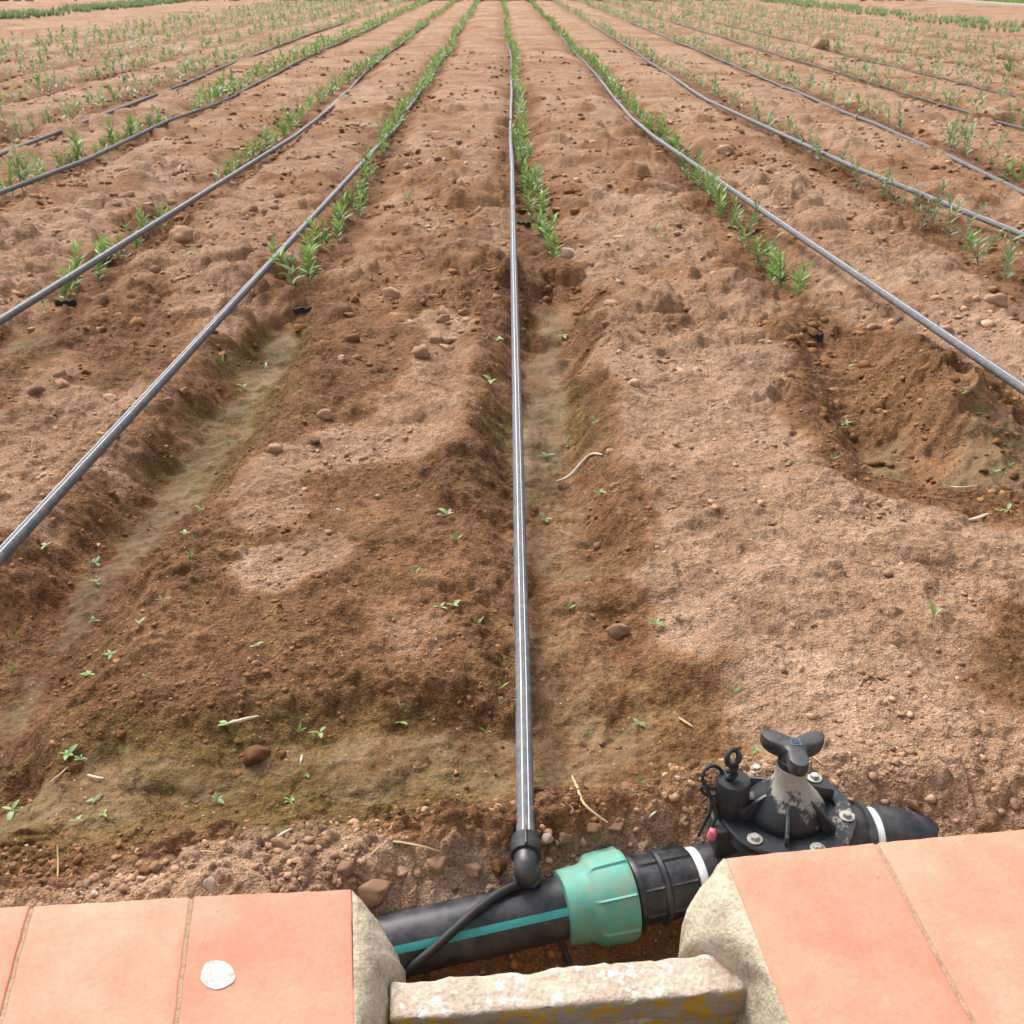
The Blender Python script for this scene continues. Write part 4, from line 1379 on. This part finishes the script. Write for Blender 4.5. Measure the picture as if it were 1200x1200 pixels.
# the many saplings beyond, as one mass
Vs, Fs, T, G = [], [], [], []
b = 0
for p in allp[300:]:
    pr = PROTO[p['grey']][p['p']]
    c, s = math.cos(p['rz']) * p['s'], math.sin(p['rz']) * p['s']
    V = pr['V']
    V = np.stack([V[:, 0] * c - V[:, 1] * s + p['x'], V[:, 0] * s + V[:, 1] * c + p['y'], V[:, 2] * p['s'] + p['z']], 1)
    Vs.append(V)
    Fs.append(pr['F'] + b)
    T.append(np.clip(pr['T'] + RP.uniform(-.1, .2), 0, 1))
    G.append(np.full(len(V), 0.85 if p['grey'] else 0.15))
    b += len(V)
me = np_mesh('sapling_mass', np.concatenate(Vs), np.concatenate(Fs), dict(tint=np.concatenate(T), grey=np.concatenate(G)))
tag(link('distant_saplings', me, M['leaf']), 'green lines of small saplings receding into the distance', 'plants', None, 'stuff')
print('plants', len(allp))

# far strips of low crop and grass beside the field
def strip_plants(name, x0, x1, y0, y1, n, hmin, hmax, tint, grey, label, seed):
    R = np.random.default_rng(seed)
    Vs, Fs, T, b = [], [], [], 0
    xs, ys = R.uniform(x0, x1, n), R.uniform(y0, y1, n)
    keep = fbm(xs, ys, 1.2, 2, seed) > -0.35
    xs, ys = xs[keep], ys[keep]
    zs = height(xs, ys, np.full(xs.shape, 0.1))
    for x, y, z in zip(xs, ys, zs):
        for q in range(5):
            a = R.uniform(0, 6.28)
            h = R.uniform(hmin, hmax)
            dx, dy = math.cos(a), math.sin(a)
            wv = 0.012 + 0.1 * h * R.uniform(.5, 1)
            le = h * R.uniform(.2, .7)
            Vs += [(x - dy * wv, y + dx * wv, z + .2 * h), (x + dx * le * .3, y + dy * le * .3, z), (x + dy * wv + dx * le * .4, y - dx * wv + dy * le * .4, z + .4 * h), (x + dx * le, y + dy * le, z + h)]
            Fs.append((b, b + 1, b + 2, b + 3))
            T += [min(1, max(0, tint + R.uniform(-.3, .3)))] * 4
            b += 4
    me = np_mesh(name, np.array(Vs), np.array(Fs), dict(tint=np.array(T), grey=np.full(len(T), grey)))
    tag(link(name, me, M['leaf']), label, 'plants', None, 'stuff')
strip_plants('crop_strip', -14.2, -12.6, 24, 56, 1100, 0.08, 0.24, 0.5, 0.85, 'low green crop strip beyond the track at far left', 3)
strip_plants('crop_strip', 10.4, 12.2, 22, 54, 800, 0.06, 0.2, 0.8, 0.75, 'yellowish green crop strip at the far right field edge', 4)
strip_plants('grass', 19.0, 24.0, 30, 50, 3000, 0.06, 0.2, 0.7, 0.3, 'grass beyond the pale kerb at the top right corner', 5)
kb = box(18.3, 42, 0.04, 0.35, 30, 0.16, 0.02).build('kerb', simple('pale_concrete', (0.36, 0.29, 0.23), 0.9))
tag(kb, 'pale concrete kerb at the top right corner', 'kerb')

# black plastic liners showing at the foot of the first plants
def liner(px, py, wpx, label, seed):
    p = P(px, py)
    x, y = p.x, p.y
    z = gz(x, y)
    wm = wpx * (y * math.cos(TH) + CAMH * math.sin(TH)) / F
    V, Fc = [], []
    n = 10
    for k in range(n + 1):
        t = k / n - 0.5
        a = t * 2.2
        for r, dz in ((1.0, -0.012), (1.02, 0.016 + 0.004 * math.sin(k * 2 + seed)), (0.93, 0.017 + 0.004 * math.sin(k * 2 + seed)), (0.91, -0.012)):
            V.append((math.sin(a) * wm * 0.6 * r, -math.cos(a) * wm * 0.3 * r + wm * .2, dz))
    for k in range(n):
        for j in range(4):
            j2 = (j + 1) % 4
            Fc.append((k * 4 + j, k * 4 + j2, (k + 1) * 4 + j2, (k + 1) * 4 + j))
    Fc += [(0, 1, 2, 3), (n * 4 + 3, n * 4 + 2, n * 4 + 1, n * 4)]
    o = MB().add(V, Fc).build('plastic_rim', M['black_matte'])
    o.location = (x, y, z + 0.006)
    tag(o, label, 'pot rim')
for i, (px, py, wv, lab) in enumerate(((632, 309, 34, 'curved black plastic rim below the nearest sapling of the centre row'),
                                       (346, 357, 34, 'black plastic rim below the nearest sapling left of the centre hose'),
                                       (955, 385, 22, 'black plastic rim below the nearest sapling right of the centre hose'),
                                       (76, 355, 24, 'black plastic rim beside the nearest sapling at the left edge'),
                                       (616, 287, 18, 'dark plastic scrap under the centre hose, nearest of five'), (614, 259, 16, 'dark plastic scrap under the centre hose, second of five'),
                                       (613, 245, 16, 'dark plastic scrap under the centre hose, third of five'), (612, 233, 16, 'dark plastic scrap under the centre hose, fourth of five'),
                                       (611, 222, 16, 'dark plastic scrap under the centre hose, farthest of five'))):
    liner(px, py, wv, lab, i)

# ------------------------------------------------------------------ weeds
def zone(px, py):
    if py > 985:
        return 'in the loose gravel behind the wall'
    if py > 820:
        if px < 610:
            return 'in the muddy channel by the wall'
        return 'between the centre hose and valve'
    if px > 940 and py < 640:
        return 'in the wet hollow at right'
    if px > 735:
        return 'on the dry soil at right'
    if 600 <= px <= 735:
        return 'in the furrow beside the centre hose'
    if px < 300 and py > 380 and (px + 0.75 * (py - 400) < 330 + 0.0 * py or px < 250):
        return 'along the left furrow'
    if py < 480:
        return 'between the upper left and centre hoses'
    return 'on the brown mound left of the centre hose'

WEEDS = [(348, 845, 22, 1), (375, 858, 22, 0), (265, 835, 20, 0), (358, 912, 22, 1), (78, 880, 24, 0), (95, 892, 14, 0), (15, 792, 30, 1), (13, 945, 26, 0), (112, 938, 16, 0), (122, 956, 16, 0),
         (90, 962, 18, 0), (255, 938, 18, 0), (340, 938, 14, 0), (192, 712, 22, 1), (226, 662, 16, 1), (228, 640, 12, 1), (108, 724, 16, 0), (114, 687, 14, 0), (60, 668, 16, 0), (112, 662, 18, 0),
         (487, 682, 22, 1), (515, 708, 18, 0), (532, 714, 18, 0), (560, 738, 16, 1), (582, 738, 16, 1), (535, 640, 22, 1), (524, 608, 20, 0), (587, 690, 18, 1), (638, 608, 18, 0), (647, 696, 18, 0),
         (666, 716, 16, 1), (587, 805, 18, 1), (587, 846, 20, 1), (570, 860, 20, 1), (748, 852, 22, 0), (750, 930, 22, 1), (422, 926, 16, 1), (640, 534, 22, 0), (666, 524, 16, 1), (697, 502, 16, 0),
         (709, 550, 16, 1), (703, 580, 18, 0), (576, 443, 22, 0), (568, 405, 18, 1), (584, 401, 16, 0), (746, 664, 18, 0), (768, 736, 20, 0), (860, 806, 24, 1), (1092, 730, 26, 1), (1180, 600, 20, 0),
         (1104, 565, 16, 1), (1160, 566, 18, 1), (1180, 556, 16, 1), (994, 428, 14, 1), (992, 494, 14, 0), (976, 538, 14, 1), (768, 280, 22, 1), (268, 522, 18, 1), (264, 446, 16, 1), (311, 432, 14, 1),
         (285, 458, 14, 0), (660, 395, 14, 0), (685, 388, 14, 1), (885, 880, 18, 0), (897, 884, 14, 1), (172, 790, 18, 1), (132, 772, 16, 0), (104, 785, 16, 0), (300, 758, 14, 0), (468, 830, 16, 0),
         (690, 860, 14, 1), (20, 760, 18, 1), (236, 596, 16, 0), (218, 630, 14, 0), (165, 740, 16, 0), (1125, 470, 14, 1), (150, 300, 14, 0), (225, 300, 16, 0), (238, 305, 14, 1), (505, 262, 14, 0), (480, 240, 14, 1)]
wl_me = {}
for q in range(3):
    V, Fc = leaf_geo(1.0, 0.45 if q == 0 else (0.32 if q == 1 else 0.17), -0.25, 0.35, 5)
    for t in range(3):
        me = np_mesh('leaf', V, Fc, dict(tint=np.full(len(V), 0.25 + 0.28 * t), grey=np.full(len(V), 0.15 if q else 0.4)))
        me.materials.append(M['leaf'])
        wl_me[q, t] = me
wst = tube([(0, 0, -0.2), (0.02, 0, 0.4), (0, 0.02, 1.0)], [0.05, 0.045, 0.03], 6).mesh('stem')
wst.materials.append(M['stem'])
byz = {}
for wv in WEEDS:
    byz.setdefault(zone(wv[0], wv[1]), []).append(wv)
RW = random.Random(77)
for zn, lst in byz.items():
    lst.sort(key=lambda t: t[0])
    for i, (px, py, s, kind) in enumerate(lst):
        p = P(px, py, -0.02)
        p.z = gz(p.x, p.y) + 0.004
        q = P(px, py, p.z)
        p.x, p.y = q.x, q.y
        p.z = gz(p.x, p.y) + 0.003
        sz = s * (p.y * math.cos(TH) + CAMH * math.sin(TH)) / F
        root = empty('weed_seedling', p, RW.uniform(0, 6.28))
        look = 'bladed weed seedling' if kind else 'round-leaved weed seedling'
        n = len(lst)
        lab = ('%s %s, %s from left' % (look, zn, ordw(i + 1))) if n > 1 else '%s %s' % (look, zn)
        tag(root, lab, 'weed', 'weed seedlings on the bare soil')
        st = link('stem', wst, None, root)
        hs_ = sz * (0.35 if kind else 0.25)
        st.scale = (hs_ * 0.5, hs_ * 0.5, hs_)
        nl_ = RW.randint(3, 4) if kind else RW.randint(3, 5)
        for k in range(nl_):
            o = link('leaf', wl_me[(RW.choice((1, 2)) if kind else RW.choice((0, 0, 1))), RW.randrange(3)], None, root)
            el = math.radians(RW.uniform(35, 75) if kind else RW.uniform(5, 40))
            L = sz * RW.uniform(0.42, 0.72)
            o.matrix_local = Matrix.Translation((0, 0, hs_ * (0.9 if k % 2 else 0.7))) @ Matrix.Rotation(2.4 * k + RW.uniform(-.4, .4), 4, 'Z') @ Matrix.Rotation(el, 4, 'X') @ Matrix.Diagonal((L, L, L, 1))

# ------------------------------------------------------------------ stones and clods
def stone_mesh(name, seed, sub):
    R = random.Random(seed)
    bm = bmesh.new()
    bmesh.ops.create_icosphere(bm, subdivisions=sub, radius=1.0)
    cuts = []
    for _ in range(7):
        nn = Vector((R.gauss(0, 1), R.gauss(0, 1), R.gauss(0, 1))).normalized()
        cuts.append((nn, R.uniform(0.55, 0.8)))
    ph = [R.uniform(0, 6.28) for _ in range(9)]
    sx, sy, sz = R.uniform(.85, 1.2), R.uniform(.8, 1.1), R.uniform(.6, .9)
    for v in bm.verts:
        c = v.co
        d = 1 + 0.15 * math.sin(2.3 * c.x + ph[0]) * math.cos(2.1 * c.y + ph[1]) + 0.12 * math.sin(4.1 * c.y + ph[2] + 2 * c.z) + 0.08 * math.sin(6.7 * c.z + ph[3] + 3 * c.x) + R.uniform(-.045, .045)
        q = Vector((c.x * sx, c.y * sy, c.z * sz)) * d
        for nn, dd in cuts:
            e = q.dot(nn) - dd
            if e > 0:
                q = q - nn * e * 0.85
        f = fractal(c * 2.2 + Vector((seed, 0, 0)), 0.9, 2.1, 4)
        v.co = q * (1 + 0.13 * f)
    me = bpy.data.meshes.new(name)
    bm.to_mesh(me)
    bm.free()
    me.polygons.foreach_set('use_smooth', np.full(len(me.polygons), True, dtype=bool))
    return me
SM = {}
for mk in ('stone_dry', 'stone_wet', 'stone_pale'):
    for q in range(6):
        me = stone_mesh('clod', q * 5 + 1, 3)
        me.materials.append(M[mk])
        SM[mk, q] = me
D_, W_, P_ = 'stone_dry', 'stone_wet', 'stone_pale'
STONES = [(302, 882, 30, W_, 'largest brown earth clod in the muddy channel left of the centre hose'),
          (366, 515, 18, D_, 'pale pink clod at the crest beside the left furrow, right of a pair'), (324, 527, 20, D_, 'pale pink clod at the crest beside the left furrow, left of a pair'),
          (380, 482, 18, D_, 'rounded clod above the pair of pale clods by the left furrow'), (560, 553, 12, P_, None), (552, 548, 10, P_, None), (566, 560, 11, D_, None),
          (725, 740, 24, D_, 'pinkish stone on the dry edge right of the centre hose'), (512, 1022, 30, D_, 'tall pinkish clod standing in the gravel left of the centre hose'),
          (438, 1062, 42, D_, 'large clod beside the orange tiles at the mouth of the gap'), (553, 1042, 26, D_, 'rounded pink pebble behind the main pipe'), (583, 1040, 28, W_, 'orange brown clod touching the foot of the centre hose'),
          (530, 1056, 22, D_, None), (246, 1032, 26, P_, 'whitish stone behind the left wall tiles'), (642, 966, 17, P_, 'whitish pebble right of the centre hose above its connector'),
          (695, 988, 18, D_, None), (300, 775, 10, D_, None), (214, 278, 30, D_, 'big clod on the ridge right of the second left hose'), (460, 345, 20, D_, 'pale clod between the left and centre hoses, farthest up'),
          (668, 292, 18, P_, 'pale flat stone right of the nearest centre sapling'), (1158, 957, 24, D_, 'rounded clod right above the right tiles'), (1040, 672, 14, D_, None), (985, 670, 13, D_, None),
          (908, 760, 14, D_, None), (1168, 352, 32, D_, 'broad pale stone at the right edge below the second right hose'), (728, 797, 9, P_, None), (637, 797, 9, P_, None), (1035, 250, 18, D_, None),
          (760, 928, 14, D_, None), (330, 882, 12, W_, None), (280, 872, 11, W_, None), (175, 865, 12, W_, None), (163, 873, 14, W_, None), (140, 853, 12, W_, None), (88, 900, 15, W_, None),
          (75, 903, 10, W_, None), (250, 965, 10, D_, None), (170, 1020, 16, W_, None), (183, 1018, 15, D_, None), (103, 1036, 13, D_, None), (42, 1050, 14, D_, None), (330, 990, 20, D_, None), (300, 1002, 14, D_, None),
          (360, 1000, 18, D_, None), (405, 1010, 22, D_, None), (470, 1010, 18, D_, None), (455, 1030, 16, D_, None), (490, 1055, 18, D_, None), (660, 1000, 20, D_, None), (720, 1000, 16, D_, None), (705, 870, 9, D_, None),
          (735, 925, 18, D_, None), (890, 430, 10, D_, None), (700, 640, 12, D_, None), (1010, 488, 12, W_, None), (195, 458, 12, D_, None), (215, 458, 10, D_, None), (130, 468, 16, D_, None), (45, 455, 20, D_, None),
          (70, 440, 18, D_, None), (65, 690, 10, W_, None), (400, 420, 12, D_, None), (418, 418, 10, D_, None), (510, 400, 20, D_, None), (495, 415, 22, D_, None), (520, 375, 18, D_, None), (545, 365, 16, D_, None),
          (700, 365, 16, D_, None), (712, 380, 14, D_, None), (715, 535, 16, D_, None), (720, 572, 14, D_, None), (850, 175, 22, D_, None), (960, 55, 20, D_, None), (1075, 920, 16, D_, None), (990, 938, 14, D_, None), (1190, 935, 18, D_, None)]
RS = random.Random(5)
def put_stone(px, py, s, mk, label, group, q):
    p = P(px, py, 0)
    p.z = gz(p.x, p.y)
    t = P(px, py + s * 0.25, p.z)
    p.x, p.y = t.x, t.y
    p.z = gz(p.x, p.y)
    r = 0.5 * s * (p.y * math.cos(TH) + CAMH * math.sin(TH)) / F
    o = link('earth_clod' if mk != P_ else 'pebble', SM[mk, q], None, None, (p.x, p.y, p.z + r * 0.38))
    o.rotation_euler = (RS.uniform(-.4, .4), RS.uniform(-.4, .4), RS.uniform(0, 6.28))
    o.scale = (r, r, r)
    tag(o, label, 'stone', group)
zs_ = {}
for s in STONES:
    if not s[4]:
        zs_.setdefault((zone(s[0], s[1]), s[3]), []).append(s)
NMK = {D_: 'dry pinkish clod', W_: 'dark damp clod', P_: 'pale pebble'}
for s in STONES:
    lab = s[4]
    if not lab:
        lst = sorted(zs_[zone(s[0], s[1]), s[3]])
        i = lst.index(s)
        lab = '%s %s%s' % (NMK[s[3]], zone(s[0], s[1]), ', %s from left' % ordw(i + 1) if len(lst) > 1 else '')
    put_stone(s[0], s[1], s[2], s[3], lab, 'larger clods and stones on the soil', RS.randrange(6))
n_ind = 300 - len(STONES)
k = 0
while k < n_ind:
    if RS.random() < 0.62:
        px = RS.uniform(0, 800)
        py = RS.gauss(1012 - 0.02 * (px - 400), 20) if px > 350 else RS.gauss(1035, 14)
        if py > (1052 if px < 420 else 1040):
            continue
        s = RS.choice((5, 6, 6, 7, 7, 8, 9, 11))
    else:
        px, py = RS.uniform(0, 1200), RS.uniform(320, 980)
        if (400 < px < 640 and py > 880) or 600 < px < 640:
            continue
        s = RS.choice((5, 6, 6, 7, 8)) * (0.7 + 0.5 * py / 1000)
    mk = W_ if (py < 985 and px < 700 and py > 700) else (P_ if RS.random() < 0.12 else D_)
    zn = zone(px, py)
    put_stone(px, py, s, mk, 'small %s lying %s' % (NMK[mk], zn), 'small %ss %s' % (NMK[mk], zn), RS.randrange(6))
    k += 1

# crumbs too many to count
def ico_arrays(sub):
    ico = bmesh.new()
    bmesh.ops.create_icosphere(ico, subdivisions=sub, radius=1.0)
    ico.verts.index_update()
    V = np.array([v.co[:] for v in ico.verts])
    Fc = np.array([[v.index for v in f.verts] for f in ico.faces])
    ico.free()
    return V, Fc
def crumbs(name, n, mk, sampler, smin, smax, label, sub=1, pw=5.0, grow=True):
    IV, IF = ico_arrays(sub)
    x, y = sampler(n)
    n = len(x)
    z = height(x, y)
    r = smin + (smax - smin) * rng.random(n) ** pw
    if grow:
        r = r * np.clip(0.6 + 0.25 * y, 1.0, 2.2)
    a = rng.random(n) * 6.28
    jit = 1 + (0.15 if sub == 2 else 0.34) * rng.standard_normal((n, len(IV)))
    fl = 0.5 + 0.35 * rng.random(n)
    el = 0.75 + 0.5 * rng.random(n)
    lob = rng.standard_normal((n, 3, 3)) * 1.5
    for q in range(3):
        jit = jit + 0.16 * np.sin(IV @ lob[:, q, :].T * 1.6 + rng.random(n) * 6.28).T
    vx = IV[None, :, 0] * jit * el[:, None]
    vy = IV[None, :, 1] * jit
    vz = IV[None, :, 2] * jit * fl[:, None]
    ca, sa = np.cos(a)[:, None], np.sin(a)[:, None]
    V = np.stack([(vx * ca - vy * sa) * r[:, None] + x[:, None], (vx * sa + vy * ca) * r[:, None] + y[:, None], vz * r[:, None] + (z + r * 0.2)[:, None]], -1).reshape(-1, 3)
    Fc = (IF[None] + (np.arange(n) * len(IV))[:, None, None]).reshape(-1, 3)
    me = np_mesh(name, V, Fc, dict(tint=np.repeat(rng.random(n), len(IV))), True)
    tag(link(name, me, M[mk]), label, 'crumbs', None, 'stuff')
def masks_at(x, y):
    wet, silt, al, cr = soil_masks(x, y)
    return wet, silt
def samp(want_wet):
    def f(n):
        m = n * 5
        zc = 1.55 * (9.0 / 1.55) ** rng.random(m)
        u = rng.uniform(-0.52, 0.52, m)
        y = (zc - CAMH * math.sin(TH)) / math.cos(TH)
        x = u * zc
        y = np.maximum(y, 1.16 + 0.14 * x)
        wet, silt = masks_at(x, y)
        dens = 0.18 + 0.7 * sst(0.0, 0.7, fbm(x, y, 0.3, 3, 33)) + 0.9 * np.exp(-((y - (1.26 + 0.1 * x)) / 0.07) ** 2)
        dens = dens * (1 - np.clip(silt * 1.25, 0, 0.97))
        ok = ((wet > 0.5) == want_wet) & (rng.random(m) < dens)
        return x[ok][:n], y[ok][:n]
    return f
crumbs('soil_crumbs', 9000, 'stone_dry', samp(False), 0.0016, 0.0085, 'loose dry pinkish soil crumbs scattered over the ground')
crumbs('soil_crumbs', 15000, 'stone_wet', samp(True), 0.0014, 0.0068, 'loose damp brown soil crumbs scattered over the ground')
def samp_far(want_wet):
    def f(n):
        m = n * 5
        zc = 3.3 * (17.0 / 3.3) ** (rng.random(m) ** 0.6)
        x = rng.uniform(-0.52, 0.52, m) * zc
        y = (zc - CAMH * math.sin(TH)) / math.cos(TH)
        wet, silt = masks_at(x, y)
        dens = 0.10 + 0.9 * sst(-0.1, 0.6, fbm(x, y, 0.5, 3, 37))
        ok = ((wet > 0.42) == want_wet) & (rng.random(m) < dens) & (silt < 0.3)
        return x[ok][:n], y[ok][:n]
    return f
crumbs('soil_clods', 6500, 'stone_dry', samp_far(False), 0.006, 0.028, 'dry clods strewn over the beds between the plant rows', 1, 3.5, False)
crumbs('soil_clods', 5500, 'stone_wet', samp_far(True), 0.006, 0.028, 'damp brown clods along the plant rows', 1, 3.5, False)
def samp_mound(n):
    c = P(1090, 475)
    return c.x + rng.standard_normal(n) * 0.16, c.y + rng.standard_normal(n) * 0.30
crumbs('soil_clods', 500, 'stone_wet', samp_mound, 0.003, 0.015, 'crumbly dark clods on the mound inside the right hollow', 2, 3.0, False)
def samp_ridge(n):
    x = rng.uniform(-0.8, 0.75, n)
    y = 1.235 + 0.16 * x + rng.standard_normal(n) * 0.05
    ok = (y > 1.15 + 0.265 * x) & (y > 1.06) & (fbm(x, y, 0.12, 2, 19) > -0.25)
    return x[ok], y[ok]
crumbs('gravel', 2600, 'stone_dry', samp_ridge, 0.0014, 0.0085, 'loose pink gravel ridge between the wall and the muddy channel', 2)
def samp_trench(n):
    x = rng.uniform(-0.2, 0.34, n)
    return x, 1.02 + 0.14 * x + rng.uniform(0, 0.17, n)
crumbs('gravel', 700, 'stone_wet', samp_trench, 0.002, 0.009, 'damp brown gravel in the trench under the main pipe')

# ------------------------------------------------------------------ straws
def straw(pts, r, mk, label, cat='straw', flat=False):
    w3 = []
    for (x, y, dz) in pts:
        p = P(x, y, 0)
        z = gz(p.x, p.y) + dz
        w3.append(P(x, y, z))
    for i, p in enumerate(w3):
        p.z = max(p.z, gz(p.x, p.y) + 0.003 + pts[i][2] * 0.5)
    sp = smooth_path(w3, 5)
    n = len(sp)
    o = tube(sp, [r * (1 - 0.5 * abs(2 * i / (n - 1) - 1) ** 2) for i in range(n)], 7).build('dry_straw' if cat == 'straw' else 'twig', M[mk])
    tag(o, label, cat)
straw([(652, 564, .008), (668, 557, .010), (690, 546, .010), (706, 533, .008)], 0.0042, 'reed', 'long pale bent reed lying right of the centre hose')
straw([(670, 909, .004), (676, 925, .012), (685, 944, .01), (712, 964, .006)], 0.0022, 'straw', 'bent dry straw right of the centre hose near the connector')
straw([(266, 848, .005), (285, 843, .008), (303, 839, .005)], 0.0030, 'reed', 'short pale twig beside the largest clod in the channel')
straw([(434, 1002, .006), (455, 987, .014), (490, 991, .012), (522, 1000, .006)], 0.0018, 'straw', 'bent dry straw on the gravel left of the centre hose')
straw([(68, 1030, .0), (68, 1010, .014), (67, 990, .03)], 0.0015, 'straw', 'thin straw sticking up behind the left wall')
straw([(59, 916, .004), (70, 909, .006), (81, 903, .004)], 0.0020, 'straw', 'short straw in the mud near the left edge')
straw([(103, 908, .004), (112, 911, .006), (122, 914, .004)], 0.0026, 'reed', 'pale stub of twig in the mud at left')
straw([(795, 841, .004), (803, 847, .006), (812, 853, .004)], 0.0022, 'straw', 'short yellow straw left of the valve')
straw([(352, 897, .004), (353, 891, .008), (354, 886, .006)], 0.0022, 'reed', 'tiny pale twig in the channel right of the largest clod')
straw([(466, 817, .004), (469, 827, .006), (472, 836, .004)], 0.0016, 'straw', 'thin straw on the brown mound')
straw([(685, 793, .004), (699, 797, .006), (713, 801, .004)], 0.0018, 'straw', 'thin straw right of the centre hose at mid distance')
straw([(760, 963, .004), (764, 955, .006), (770, 950, .004)], 0.0018, 'reed', 'small pale chip of straw above the teal nut')
straw([(1135, 611, .004), (1146, 607, .006), (1158, 602, .004)], 0.0045, 'reed', 'pale stick on the dry edge of the right hollow')
straw([(1115, 570, .004), (1128, 571, .007), (1145, 569, .004)], 0.0022, 'reed', 'thin pale straw in the wet hollow at right')
straw([(325, 985, .004), (333, 979, .006), (341, 972, .004)], 0.0022, 'reed', 'small grey stick at the gravel edge left of the centre hose')
straw([(268, 1004, .003), (240, 1000, .004), (225, 1005, .003)], 0.0012, 'straw', 'fine straw on the gravel behind the left wall')
straw([(935, 888, .003), (950, 893, .004), (962, 900, .003)], 0.0016, 'straw', 'fine straw behind the valve knob')
